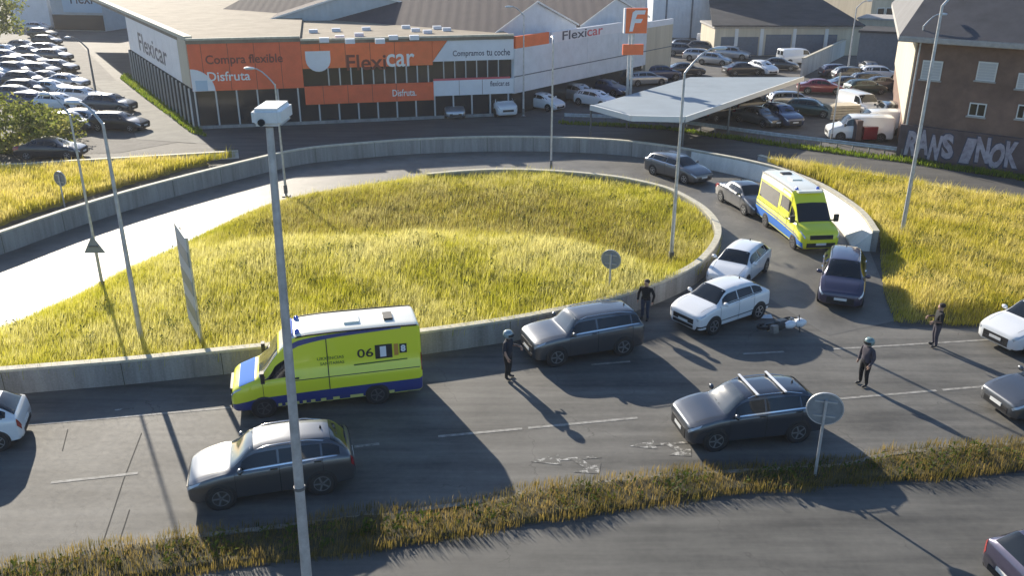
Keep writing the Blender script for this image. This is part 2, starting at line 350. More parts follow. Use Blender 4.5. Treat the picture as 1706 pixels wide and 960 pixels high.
# ------------------------------------------------------------------ parapet walls
def wall_strip(name, line_pts, z0, z1, th, side, label, body=M['wall'], cop=M['coping'], capo=.04, caph=.09, cat='wall'):
    o = Vector((line_pts[0].x, line_pts[0].y, 0)); root = empty(name, o); tag(root, label, cat)
    n = len(line_pts); nor = []
    for i in range(n):
        d = (line_pts[min(i + 1, n - 1)] - line_pts[max(i - 1, 0)]); d.z = 0; d.normalize(); nor.append(Vector((-d.y, d.x, 0)) * side)
    def strip(off0, off1, za, zb):
        mb = MB(); vs = []
        for p, q in zip(line_pts, nor):
            a = p + q * off0 - o; b = p + q * off1 - o
            vs += [(a.x, a.y, za), (b.x, b.y, za), (b.x, b.y, zb), (a.x, a.y, zb)]
        fs = []
        for i in range(n - 1):
            for k in range(4): fs.append((i * 4 + k, i * 4 + (k + 1) % 4, i * 4 + 4 + (k + 1) % 4, i * 4 + 4 + k))
        fs += [(0, 1, 2, 3), ((n - 1) * 4, (n - 1) * 4 + 1, (n - 1) * 4 + 2, (n - 1) * 4 + 3)]
        mb.add(vs, fs); return mb
    strip(0, th, z0, z1 - caph).build('wall_body', body, root, 40)
    strip(-capo, th + capo, z1 - caph, z1).build('coping', cop, root, 40)
    acc = 0.0
    for i in range(1, n - 1):
        acc += (line_pts[i] - line_pts[i - 1]).length
        if acc > 3.2:
            acc = 0.0; mb = MB(); p = line_pts[i] - o; q = nor[i]; d = Vector((q.y, -q.x, 0)) * .012
            mb.add([p - q * .003 + d, p - q * .003 - d, p + q * .02 - d, p + q * .02 + d] + [v_ + Vector((0, 0, z1 - caph - .002)) for v_ in (p - q * .003 + d, p - q * .003 - d, p + q * .02 - d, p + q * .02 + d)], [(0, 1, 5, 4), (1, 2, 6, 5), (3, 0, 4, 7), (4, 5, 6, 7)]); mb.build('joint', M['seam'], root)
    return root
wall_strip('parapet_wall', inner_wall, -.05, WZ, .28, 1, 'curved concrete parapet wall holding the tall grass of the loop beside the road', capo=.015)
wall_strip('parapet_wall', outer_wall, -.05, OZ, .28, 1, 'long curved concrete parapet on the far side of the loop ramp, ending by the ambulance', capo=.015)
wall_strip('low_wall', sm(GP([(-420, 300), (0, 288), (100, 282), (200, 276), (300, 270), (398, 264)], 0), 3), -.05, .55, .25, 1, 'low pale wall along the top of the left grass triangle, below the parking lot', M['white_wall'])
wall_strip('low_wall', sm(GP([(1262, 266), (1300, 276), (1400, 290), (1500, 309), (1600, 326), (1706, 345), (2000, 400)], 0), 3), -.05, .35, .25, 1, 'low pale wall along the upper edge of the right grass slope', M['white_wall'])

ap = outer_wall[50:]; o_ = ap[0].copy(); root = empty('sun_catching_foot', o_); tag(root, 'white sloped foot added to the parapet to catch sun beside the far ambulance', 'wall'); mb = MB(); vs = []; n_ = len(ap)  # slope added to catch sun, whitened to read as sunlit wall
for i, p_ in enumerate(ap):
    d = (ap[min(i + 1, n_ - 1)] - ap[max(i - 1, 0)]).normalized(); nn_ = Vector((d.y, -d.x, 0)); w_ = .10 + .75 * min(1, i / (n_ - 6)); a = p_ + nn_ * .02 - o_; b = p_ + nn_ * w_ - o_
    vs += [(a.x, a.y, 0), (b.x, b.y, 0), (b.x, b.y, .12), (a.x, a.y, OZ - .12)]
mb.add(vs, [(i * 4 + k, i * 4 + (k + 1) % 4, i * 4 + 4 + (k + 1) % 4, i * 4 + 4 + k) for i in range(n_ - 1) for k in range(4)] + [(0, 1, 2, 3), (n_ * 4 - 4, n_ * 4 - 3, n_ * 4 - 2, n_ * 4 - 1)]); mb.build('sloped_face', M['sunlit_white'], root, 30)

# ------------------------------------------------------------------ grass terrain
def inside(poly, X, Y):
    px = np.array([p[0] for p in poly]); py = np.array([p[1] for p in poly]); r = np.zeros(X.shape, bool); j = len(px) - 1
    for i in range(len(px)):
        c = ((py[i] > Y) != (py[j] > Y)) & (X < (px[j] - px[i]) * (Y - py[i]) / (py[j] - py[i] + 1e-12) + px[i]); r ^= c; j = i
    return r
def dist_poly(pl, X, Y):
    d = np.full(X.shape, 1e9)
    for a, b in zip(pl[:-1], pl[1:]):
        ax, ay, bx, by = a[0], a[1], b[0], b[1]; L2 = (bx - ax) ** 2 + (by - ay) ** 2 + 1e-9
        t = np.clip(((X - ax) * (bx - ax) + (Y - ay) * (by - ay)) / L2, 0, 1)
        d = np.minimum(d, np.hypot(X - ax - t * (bx - ax), Y - ay - t * (by - ay)))
    return d
crest = sm([G(x, y, 1.25).xy.to_3d() for x, y in [(430, 410), (520, 403), (600, 400), (750, 398), (880, 404), (950, 416), (1020, 432), (1090, 452)]], 3)
cx = np.array([p.x for p in crest]); cy = np.array([p.y for p in crest])
def smooth01(t): t = np.clip(t, 0, 1); return t * t * (3 - 2 * t)
def bowl_z(X, Y):
    s = Y - np.interp(X, cx, cy)
    ridge = np.where(s < 0, np.exp(-(s / 5.5) ** 2), np.exp(-(s / 2.0) ** 2))
    fade = smooth01((X - cx[0] + 5) / 5) * smooth01((cx[-1] + 3 - X) / 5)
    z = .45 + .50 * ridge * fade - .36 * smooth01((X - cx[0] + 5) / 5) * smooth01((s - 1) / 2.5) + .28 * smooth01((s - 4.5) / 8) * smooth01((X + 14) / 9)
    z += .08 * np.sin(X * .9 + Y * .3) * np.sin(Y * .7)
    dk = dist_poly(inner_kerb, X, Y); z = z * smooth01(dk / 3.0) + .03
    return z
def bowl_dry_shade(X, Y):                                     # bank's dead stems and crest straw, with slope shade and light put into colour
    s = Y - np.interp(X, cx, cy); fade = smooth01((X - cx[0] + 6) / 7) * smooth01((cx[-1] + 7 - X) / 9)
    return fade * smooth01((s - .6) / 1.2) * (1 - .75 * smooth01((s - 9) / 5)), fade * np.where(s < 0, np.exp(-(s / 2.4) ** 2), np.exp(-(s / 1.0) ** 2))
def flat_z(h, edge=None):
    def f(X, Y):
        z = h + .06 * np.sin(X * 1.1 + Y * .5) * np.sin(Y * .9)
        if edge is not None: z = z * smooth01(dist_poly(edge, X, Y) / 1.2) + .03
        return z
    return f
def terrain(name, poly, zf, step, m):
    xs = np.array([p[0] for p in poly]); ys = np.array([p[1] for p in poly])
    gx = np.arange(xs.min() - step, xs.max() + 2 * step, step); gy = np.arange(ys.min() - step, ys.max() + 2 * step, step)
    X, Y = np.meshgrid(gx, gy); ins = inside(poly, X, Y) & (dist_poly(list(poly) + [poly[0]], X, Y) > step * .95); Z = np.where(ins, zf(X, Y), -.25)
    v = np.stack([X, Y, Z], -1).reshape(-1, 3); nx = len(gx); fs = []
    for j in range(len(gy) - 1):
        for i in range(nx - 1):
            if ins[j, i] or ins[j, i + 1] or ins[j + 1, i] or ins[j + 1, i + 1]: fs.append((j * nx + i, j * nx + i + 1, (j + 1) * nx + i + 1, (j + 1) * nx + i))
    me = bpy.data.meshes.new(name); me.from_pydata(v.tolist(), [], fs); me.materials.append(m); me.polygons.foreach_set('use_smooth', [True] * len(me.polygons))
    return tag(link(name, me), kind='structure')
def grass_mat(name, green, gold, straw, bias=.5, nscale=.22):
    m = bpy.data.materials.new(name); m.use_nodes = True; nt = m.node_tree; L = nt.links.new; b = nt.nodes['Principled BSDF']; out = nt.nodes['Material Output']
    tc = node(nt, 'ShaderNodeTexCoord'); n1 = node(nt, 'ShaderNodeTexNoise'); n1.inputs['Scale'].default_value = nscale; n1.inputs['Detail'].default_value = 5; n1.inputs['Roughness'].default_value = .7; L(tc.outputs['Object'], n1.inputs[0])
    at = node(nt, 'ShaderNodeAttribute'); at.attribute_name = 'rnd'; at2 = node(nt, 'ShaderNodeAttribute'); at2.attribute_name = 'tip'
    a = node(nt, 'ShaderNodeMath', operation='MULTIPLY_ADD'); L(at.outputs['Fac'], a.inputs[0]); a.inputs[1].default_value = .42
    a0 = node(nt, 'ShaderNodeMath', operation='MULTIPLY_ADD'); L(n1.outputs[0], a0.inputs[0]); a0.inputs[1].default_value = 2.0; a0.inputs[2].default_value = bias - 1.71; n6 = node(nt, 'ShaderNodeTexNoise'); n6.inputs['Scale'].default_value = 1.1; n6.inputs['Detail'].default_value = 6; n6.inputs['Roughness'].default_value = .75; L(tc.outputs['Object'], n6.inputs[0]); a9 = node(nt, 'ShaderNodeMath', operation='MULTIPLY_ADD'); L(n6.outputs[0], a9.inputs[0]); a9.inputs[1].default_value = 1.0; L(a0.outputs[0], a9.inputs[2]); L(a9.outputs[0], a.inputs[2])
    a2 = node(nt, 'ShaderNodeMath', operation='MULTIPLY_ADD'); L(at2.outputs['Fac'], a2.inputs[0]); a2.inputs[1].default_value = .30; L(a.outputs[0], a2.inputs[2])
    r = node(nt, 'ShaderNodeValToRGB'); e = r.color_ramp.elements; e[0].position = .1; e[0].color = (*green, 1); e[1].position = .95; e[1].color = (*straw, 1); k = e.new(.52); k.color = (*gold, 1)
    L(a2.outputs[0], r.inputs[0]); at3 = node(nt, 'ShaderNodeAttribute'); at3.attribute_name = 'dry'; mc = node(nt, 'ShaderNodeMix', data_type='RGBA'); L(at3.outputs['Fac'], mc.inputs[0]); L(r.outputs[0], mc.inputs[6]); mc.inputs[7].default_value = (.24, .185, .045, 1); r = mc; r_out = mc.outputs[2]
    L(r_out, b.inputs['Base Color']); b.inputs['Roughness'].default_value = .65; b.inputs['Specular IOR Level'].default_value = .25
    tr = node(nt, 'ShaderNodeBsdfTranslucent'); L(r_out, tr.inputs['Color']); mx = node(nt, 'ShaderNodeMixShader'); mx.inputs[0].default_value = .58
    L(b.outputs[0], mx.inputs[1]); L(tr.outputs[0], mx.inputs[2]); L(mx.outputs[0], out.inputs['Surface'])
    return m
def grass(name, poly, zf, per_m2, h0, h1, w, m, seed, label, edge=None, clump=.5, wfar=0, dry=None):
    rng = np.random.default_rng(seed); xs = np.array([p[0] for p in poly]); ys = np.array([p[1] for p in poly])
    area = (xs.max() - xs.min()) * (ys.max() - ys.min()); n = int(area * per_m2)
    X = rng.uniform(xs.min(), xs.max(), n); Y = rng.uniform(ys.min(), ys.max(), n)
    px = 853 + F * X / (Y * math.cos(TH) + H * math.sin(TH)); k = inside(poly, X, Y) & (px > -260) & (px < 1960); X, Y = X[k], Y[k]
    cl = .5 + .22 * np.sin(X * 1.7 + 1.3 * np.sin(Y * 1.1)) * np.sin(Y * 1.9 + np.sin(X * .8 + 2)) + .16 * np.sin(X * 4.1 + 2.2 * np.sin(Y * 2.7)) * np.sin(Y * 5.3 + 1.7 * np.sin(X * 3.1)) + .12 * np.sin(X * .37 + 1) * np.sin(Y * .53 + X * .21); k = rng.uniform(0, 1, len(X)) < (1 - clump + clump * cl); X, Y, cl = X[k], Y[k], cl[k]
    Z = zf(X, Y); n = len(X); hh = rng.uniform(h0, h1, n) * (.80 + .34 * cl) * np.where(rng.uniform(0, 1, n) < .07, 1.5, 1)
    if edge is not None: hh *= .35 + .65 * smooth01(dist_poly(edge, X, Y) / 1.4)
    ww = w * rng.uniform(.6, 1.4, n) * (1 + wfar * np.clip((Y - 28) / 25, 0, 1)); yaw = rng.uniform(0, 2 * np.pi, n); la = rng.normal(.6, .9, n); ln = hh * np.abs(rng.normal(.22, .16, n))
    dx, dy = np.cos(yaw) * ww / 2, np.sin(yaw) * ww / 2; lx, ly = np.cos(la) * ln, np.sin(la) * ln
    V = np.zeros((n, 5, 3)); zb = Z - .03
    V[:, 0] = np.stack([X - dx, Y - dy, zb], -1); V[:, 1] = np.stack([X + dx, Y + dy, zb], -1)
    V[:, 2] = np.stack([X + dx * .8 + lx * .35, Y + dy * .8 + ly * .35, Z + hh * .6], -1); V[:, 3] = np.stack([X - dx * .8 + lx * .35, Y - dy * .8 + ly * .35, Z + hh * .6], -1)
    V[:, 4] = np.stack([X + lx, Y + ly, Z + hh], -1)
    me = bpy.data.meshes.new(name); me.vertices.add(n * 5); me.vertices.foreach_set('co', V.reshape(-1))
    b = np.arange(n)[:, None] * 5; loops = np.concatenate([b + [[0, 1, 2, 3]], b + [[3, 2, 4]]], 1).reshape(-1)
    st = (np.arange(n)[:, None] * 7 + [[0, 4]]).reshape(-1)
    me.loops.add(n * 7); me.loops.foreach_set('vertex_index', loops.astype(np.int32)); me.polygons.add(n * 2); me.polygons.foreach_set('loop_start', st.astype(np.int32))
    me.update(calc_edges=True)
    at = me.attributes.new('rnd', 'FLOAT', 'POINT'); at.data.foreach_set('value', np.repeat(rng.uniform(0, 1, n), 5).astype(np.float32))
    at = me.attributes.new('tip', 'FLOAT', 'POINT'); at.data.foreach_set('value', np.tile(np.array([0, 0, .5, .5, 1]), n).astype(np.float32))
    at = me.attributes.new('dry', 'FLOAT', 'POINT')  # brown mix for dead stems, also carrying the far bank's slope shade
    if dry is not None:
        d_, s_ = dry(X, Y); at.data.foreach_set('value', np.repeat(np.clip(d_ * rng.uniform(.0, 1.1, n), 0, 1), 5).astype(np.float32)); me.attributes['rnd'].data.foreach_set('value', np.repeat(rng.uniform(0, 1, n) + s_ * .8, 5).astype(np.float32))  # crest blades pushed to straw so the colour holds its sunlit edge
    me.materials.append(m)
    return tag(link(name, me), label, 'grass', kind='stuff')
M['grass'] = grass_mat('meadow_grass', (.24, .29, .020), (.54, .50, .042), (.72, .66, .26), .48)
M['grass_right'] = grass_mat('right_meadow_grass', (.22, .25, .020), (.52, .45, .042), (.72, .61, .21), .54)
M['grass_med'] = grass_mat('median_grass', (.055, .07, .016), (.19, .145, .032), (.36, .26, .085), .47, .7)
M['grass_lawn'] = grass_mat('fresh_grass', (.06, .12, .008), (.16, .24, .012), (.26, .30, .03), .45, .6)
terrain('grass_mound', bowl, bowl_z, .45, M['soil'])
grass('tall_grass', bowl, bowl_z, 600, .26, .60, .0155, M['grass'], 3, 'tall yellow green meadow grass filling the inside of the loop', inner_kerb, clump=.45, wfar=.5, dry=bowl_dry_shade)
def weeds(name, poly, zf, n, seed, label, gap=1.0):
    rng = np.random.default_rng(seed); xs = np.array([p[0] for p in poly]); ys = np.array([p[1] for p in poly]); V = []; Fc = []; rn = []
    while n > 0:
        x, y = rng.uniform(xs.min(), xs.max()), rng.uniform(ys.min(), ys.max())
        if not inside(poly, np.array([x]), np.array([y]))[0] or dist_poly(list(poly) + [poly[0]], np.array([x]), np.array([y]))[0] < gap: continue
        px_ = 853 + F * x / (y * math.cos(TH) + H * math.sin(TH))
        if not -200 < px_ < 1900: continue
        n -= 1; z0 = float(zf(np.array([x]), np.array([y]))[0]); R_ = rng.uniform(.2, .6); hh = rng.uniform(.35, .75); c_ = rng.uniform(0, .5)
        for k in range(26):
            a = rng.uniform(0, 6.28); q = R_ * rng.uniform(0, 1) ** .5; bx, by = x + q * math.cos(a), y + q * math.sin(a); bz = z0 + hh * rng.uniform(.3, 1) * (1 - .5 * q / R_); w = rng.uniform(.04, .09); t = rng.uniform(0, 6.28); dx, dy = w * math.cos(t), w * math.sin(t); i = len(V)
            V += [(bx - dx, by - dy, bz - .05), (bx + dy * .5, by - dx * .5, bz), (bx + dx, by + dy, bz + rng.uniform(-.02, .08)), (bx - dy * .5, by + dx * .5, bz + .02)]; Fc.append((i, i + 1, i + 2, i + 3)); rn += [c_ + rng.uniform(0, .35)] * 4
    me = bpy.data.meshes.new(name); me.from_pydata(V, [], Fc); at = me.attributes.new('rnd', 'FLOAT', 'POINT'); at.data.foreach_set('value', np.array(rn, np.float32)); me.attributes.new('tip', 'FLOAT', 'POINT'); me.attributes.new('dry', 'FLOAT', 'POINT'); me.materials.append(M['weed'])
    return tag(link(name, me), label, 'weeds', kind='stuff')
M['weed'] = grass_mat('weed_leaf', (.05, .085, .012), (.13, .16, .025), (.30, .22, .07), .42, .4)
weeds('broadleaf_weeds', bowl, bowl_z, 420, 41, 'darker broad leaved weeds scattered through the loop grass')
rg = [(1275, 276), (1300, 280), (1400, 295), (1500, 314), (1600, 331), (1706, 350), (2000, 402), (2000, 552), (1800, 546), (1706, 545), (1600, 545), (1490, 538), (1472, 490), (1466, 430), (1463, 404), (1449, 374), (1420, 344), (1370, 313), (1312, 290)]
rgw = [p.xy for p in GP(rg)]; rge = [p.xy for p in GP(rg[7:14])]
terrain('grass_slope', rgw, flat_z(.35, rge), .45, M['soil'])
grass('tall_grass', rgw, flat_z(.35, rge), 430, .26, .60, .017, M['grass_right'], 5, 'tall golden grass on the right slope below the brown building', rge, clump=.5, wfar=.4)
weeds('broadleaf_weeds', rgw, flat_z(.35, rge), 260, 42, 'darker broad leaved weeds scattered through the right grass slope')
lg = [(-420, 306), (0, 292), (100, 286), (200, 280), (300, 274), (396, 268), (330, 280), (250, 302), (140, 333), (70, 356), (0, 380), (-120, 418), (-420, 505)]
lgw = [p.xy for p in GP(lg)]
terrain('grass_slope', lgw, flat_z(.3), .45, M['soil'])
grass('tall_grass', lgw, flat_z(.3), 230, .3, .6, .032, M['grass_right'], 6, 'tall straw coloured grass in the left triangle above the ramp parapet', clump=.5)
medw = [p.xy for p in med_hi_w] + [p.xy for p in med_lo_w]
med_edge = [p.xy for p in med_lo_w]
terrain('median_strip', medw, flat_z(.10), .12, M['soil2'])
medg = [p.xy + Vector((0, .22 + .14 * math.sin(i * 1.7))) for i, p in enumerate(med_hi_w)] + [p.xy + Vector((0, -.12 + .12 * math.sin(i * 2.3))) for i, p in enumerate(med_lo_w)]
grass('median_grass', medg, flat_z(.07), 560, .05, .28, .012, M['grass_med'], 8, 'short dry brown grass along the median strip between the two carriageways', clump=.45)
weeds('broadleaf_weeds', medw, flat_z(-.14), 150, 43, 'low dark weeds scattered along the median strip', .35)
ls = [p.xy for p in GP([(200, 131), (212, 124), (262, 160), (330, 214), (345, 228), (318, 222), (268, 184), (230, 155)])]
terrain('lawn_strip', ls, flat_z(.06), .2, M['soil2'])
grass('lawn_grass', ls, flat_z(.06), 160, .12, .3, .06, M['grass_lawn'], 9, 'bright green grass strip along the left glass side of the showroom', clump=.3)
vg = [(930, 204), (1100, 212), (1290, 238), (1500, 264), (1706, 294), (2000, 337), (2000, 350), (1706, 303), (1500, 271), (1290, 244), (1100, 216), (930, 207)]
vgw = [p.xy for p in GP(vg)]
terrain('verge_strip', vgw, flat_z(.06), .12, M['soil2'])
grass('verge_grass', vgw, flat_z(.06), 130, .12, .3, .06, M['grass_lawn'], 10, 'narrow mown grass verge below the guardrail beside the service road', clump=.3)

def bush(name, c, r, n, leaf, m, label, seed, cat='bush'):
    root = empty(name, (c[0], c[1], 0)); tag(root, label, cat); rng = np.random.default_rng(seed)
    mb = MB()
    for k in range(7):
        a = k * .9; e = Vector((math.cos(a) * r[0] * .6, math.sin(a) * r[1] * .6, c[2] + r[2] * .5)); mb.tube([(0, 0, 0), e * .4 + Vector((0, 0, .2)), e], [.06, .04, .015], 6)
    mb.build('stem', M['soil2'], root, 60)
    u = rng.normal(size=(n, 3)); u /= np.linalg.norm(u, axis=1)[:, None]; rad = rng.uniform(.55, 1.0, n) ** .6
    lob = 1 + .28 * np.sin(u[:, 0] * 5 + 1) * np.sin(u[:, 1] * 6 + 2) + .15 * np.sin(u[:, 2] * 9)
    p = u * rad[:, None] * lob[:, None] * np.array(r) + np.array([0, 0, c[2]]); p[:, 2] = np.maximum(p[:, 2], .05)
    a = rng.normal(size=(n, 3)); a /= np.linalg.norm(a, axis=1)[:, None]; b = np.cross(a, rng.normal(size=(n, 3))); b /= np.linalg.norm(b, axis=1)[:, None]
    l = leaf * rng.uniform(.6, 1.3, n)[:, None]
    V = np.stack([p - a * l, p + b * l * .5, p + a * l, p - b * l * .5], 1)
    me = bpy.data.meshes.new('foliage'); me.from_pydata(V.reshape(-1, 3).tolist(), [], (np.arange(n * 4).reshape(-1, 4)).tolist())
    at = me.attributes.new('rnd', 'FLOAT', 'POINT'); at.data.foreach_set('value', np.repeat(rng.uniform(0, 1, n), 4).astype(np.float32)); me.attributes.new('tip', 'FLOAT', 'POINT')
    me.materials.append(m); link('foliage', me, root); return root
M['leaf'] = grass_mat('bush_leaf', (.07, .10, .018), (.20, .23, .045), (.36, .33, .10), .55, .5)
c0 = G(20, 262); bush('bush', (c0.x - 1.0, c0.y + 1.5, 1.7), (4.2, 2.2, 2.0), 5200, .17, M['leaf'], 'big rounded green bush at the left edge beside the glaring parked cars', 21)
c0 = G(70, 240); bush('bush', (c0.x, c0.y + 1.0, 1.1), (2.4, 1.8, 1.3), 2600, .15, M['leaf'], 'smaller yellowish bush to the right of the big bush at the left edge', 22)
c0 = G(-20, 72); bush('tree', (c0.x, c0.y, 4.5), (5, 4, 4.2), 3500, .32, M['leaf'], 'leafy tree top at the upper left corner behind the glaring cars', 23, 'tree')

# ------------------------------------------------------------------ facades and buildings
class Fr:                                               # a vertical facade running from A to B (left to right as seen from the road)
    def __init__(s, A, B):
        s.A = Vector((A[0], A[1])); s.B = Vector((B[0], B[1])); s.L = (s.B - s.A).length; s.d = (s.B - s.A) / s.L; s.n = Vector((s.d.y, -s.d.x))
    def pt(s, a, z, o=0.0): q = s.A + s.d * a + s.n * o; return Vector((q.x, q.y, z))
    def px(s, x, y):                                    # facade coordinates (along, height) seen at a pixel
        r = ray(x, y); n3 = Vector((s.n.x, s.n.y, 0)); t = (Vector((s.A.x, s.A.y, 0)) - Vector((0, 0, H))).dot(n3) / r.dot(n3)
        q = Vector((0, 0, H)) + r * t; return (q.xy - s.A).dot(s.d), q.z
    def box(s, mb, a0, a1, z0, z1, o0, o1):
        vs = [s.pt(a, z, o) for a in (a0, a1) for o in (o0, o1) for z in (z0, z1)]
        return mb.add(vs, [(0, 1, 3, 2), (4, 6, 7, 5), (0, 4, 5, 1), (2, 3, 7, 6), (0, 2, 6, 4), (1, 5, 7, 3)])
    def poly(s, mb, pts, o0, o1):                       # extruded outline in facade coordinates
        n = len(pts); tr = geometry.tessellate_polygon([[Vector((a, z, 0)) for a, z in pts]])
        vs = [s.pt(a, z, o0) for a, z in pts] + [s.pt(a, z, o1) for a, z in pts]
        return mb.add(vs, [tuple(t) for t in tr] + [tuple(i + n for i in t) for t in tr] + [(i, (i + 1) % n, n + (i + 1) % n, n + i) for i in range(n)])
def text_fit(st, fr, a0, a1, z0, z1, o, m, parent, origin, name='lettering', shear=0.0, keep=False):
    cu = bpy.data.curves.new('t', 'FONT'); cu.body = st; cu.extrude = .0; cu.offset = .012 if len(st) > 1 else .05; cu.shear = shear; cu.resolution_u = 3
    ob = bpy.data.objects.new('t', cu); C.objects.link(ob); dg = bpy.context.evaluated_depsgraph_get(); dg.update()
    me = bpy.data.meshes.new_from_object(ob.evaluated_get(dg)); bpy.data.objects.remove(ob); bpy.data.curves.remove(cu)
    co = np.zeros(len(me.vertices) * 3); me.vertices.foreach_get('co', co); co = co.reshape(-1, 3)
    mn, mxx = co.min(0), co.max(0); u = (co[:, 0] - mn[0]) / (mxx[0] - mn[0]); v = (co[:, 1] - mn[1]) / (mxx[1] - mn[1])
    w = np.array([fr.pt(a0 + uu * (a1 - a0), z0 + vv * (z1 - z0), o) - Vector(origin) for uu, vv in zip(u, v)])
    me.vertices.foreach_set('co', w.reshape(-1)); me.update(); me.name = name; me.materials.clear(); me.materials.append(m)
    return link(name, me, parent)
def gable(root, org, A, B, back, eave, peak, z0, wallm, roofm, over=.15, peak_at=.5):
    """gabled shed: gable wall from A to B, running back along vector `back`"""
    fr = Fr(A, B); mb = MB(); fr.poly(mb, [(0, z0), (fr.L, z0), (fr.L, eave), (fr.L * peak_at, peak), (0, eave)], 0, -.2); mb.build('gable_wall', wallm, root, origin=org)
    mb = MB(); bk = Vector((back[0], back[1], 0))
    for a in (.02, fr.L - .02):
        p, q = fr.pt(a, z0), fr.pt(a, eave - .02); mb.add([p, q, q + bk, p + bk], [(0, 1, 2, 3)])
    mb.build('side_wall', wallm, root, origin=org)
    for a0, z_0, a1, z_1 in ((-over, eave - .05, fr.L * peak_at, peak), (fr.L * peak_at, peak, fr.L + over, eave - .05)):
        mb = MB(); p, q = fr.pt(a0, z_0 + .04, over), fr.pt(a1, z_1 + .04, over); u = Vector((0, 0, .1))
        mb.add([p, q, q + bk, p + bk, p + u, q + u, q + bk + u, p + bk + u], [(0, 3, 2, 1), (4, 5, 6, 7), (0, 1, 5, 4), (1, 2, 6, 5), (2, 3, 7, 6), (3, 0, 4, 7)]); mb.build('roof_slope', roofm, root, origin=org)
    mb = MB(); fr.poly(mb, [(-over, eave - .08), (fr.L * peak_at, peak - .03), (fr.L + over, eave - .08), (fr.L + over, eave + .10), (fr.L * peak_at, peak + .15), (-over, eave + .10)], over + .002, over + .06); mb.build('verge_trim', M['frame'], root, origin=org)

# --- car dealership: three-part front, glazed left side, white wing on the right
C0 = G(330, 215); F1 = G(855, 192); L1b = Vector((-41.5, 97.0, 0)); fr = Fr(C0, F1); fl = Fr(L1b, C0)
org = (C0.x, C0.y, 0); deal = empty('car_showroom', org); tag(deal, 'orange and white car showroom with big lettering and a flat tan roof', 'showroom')
HR = 6.9
S = lambda x: fr.px(x, 150)[0]
s1, s2, s3 = S(507), S(722), fr.L
bk = (L1b - C0).normalized()
def PX(x, y): return fr.px(x, y)
# inner dark volume behind the glass and the flat roofs
mb = MB(); mb.prism([tuple(fr.pt(.4, 0, -.4).xy), tuple(fr.pt(fr.L - .1, 0, -.4).xy), tuple(fr.pt(fr.L - .1, 0, -16).xy), tuple((fr.pt(.4, 0, -.4) + bk * 30).xy)], 0, HR - .2); mb.build('inner_wall', M['shop_glass'], deal, origin=org)
roofL = [C0.xy + fr.n * .25, fr.pt(s1, 0, .25).xy, fr.pt(s1 + 1.0, 0, -62).xy, (C0 + bk * 78).xy - Vector((.2, 0))]
mb = MB(); mb.prism([tuple(p) for p in roofL], HR - .15, HR + .12); mb.build('flat_roof', M['roof_tan'], deal, origin=org)
roofR = [fr.pt(s1 + .03, 0, .25).xy, fr.pt(fr.L, 0, .25).xy, fr.pt(fr.L, 0, -17).xy, fr.pt(s1 + .03, 0, -19).xy]
mb = MB(); mb.prism([tuple(p) for p in roofR], HR - .35, HR - .10); mb.build('flat_roof', M['roof_tan'], deal, origin=org)
for a0, a1, zz in ((0, s1, HR + .12), (s1 + .03, fr.L, HR - .10)):
    mb = MB(); fr.box(mb, a0, a1, zz + .003, zz + .16, .02, .30); mb.build('roof_parapet', M['coping'], deal, origin=org)
mb = MB(); fl.box(mb, fl.L - 62, fl.L - .3, HR + .123, HR + .40, -.55, .10); mb.build('roof_parapet', M['coping'], deal, origin=org)
zA = PX(640, 110)[1]; zB = PX(640, 139)[1]; zC = PX(640, 169)[1]; zd = PX(790, 157)[1]
# ground floor glazing
mb = MB(); fr.box(mb, .1, fr.L - .1, .25, 3.05, -.25, -.12); mb.build('shop_window', M['shop_glass'], deal, origin=org)
mb = MB(); fr.box(mb, 0, fr.L, 0, .25, -.3, .06); mb.build('plinth', M['wall'], deal, origin=org)
a = 0.05
while a < fr.L:
    mb = MB(); fr.box(mb, a, a + .12, .25, 3.05 if a < s1 else (zC if a < s2 else zd), -.12, .02); mb.build('mullion', M['mullion'], deal, origin=org); a += 1.62
# section 1: orange panel
mb = MB(); fr.box(mb, 0, s1, 3.05, HR + .1, -.2, .12); mb.build('sign_panel', M['orange_dark'], deal, origin=org)
def quarter(cx_, cz_, r, a0, a1, n=10): return [(cx_ + r * math.cos(a0 + (a1 - a0) * k / n), cz_ + r * math.sin(a0 + (a1 - a0) * k / n)) for k in range(n + 1)]
mb = MB(); fr.poly(mb, [(.01, 3.06)] + quarter(.01, 3.06, 1.75, 0, math.pi / 2), .12, .15); mb.build('sign_panel', M['panel_white'], deal, origin=org)
mb = MB(); fr.box(mb, .3, 1.2, 3.07, 3.9, .15, .165); mb.build('sign_panel', M['panel_blue'], deal, origin=org)
def tx(st, x0, y0, x1, y1, m, o=.16, f=fr, par=deal, og=org, **k):
    a0, z0 = f.px(x0, y0); a1, z1 = f.px(x1, y1); text_fit(st, f, a0, a1, z0, z1, o, m, par, og, **k)
tx('Compra flexible', 344, 111, 470, 88, M['letter_brown']); tx('Disfruta', 347, 135, 416, 117, M['letter_white'])
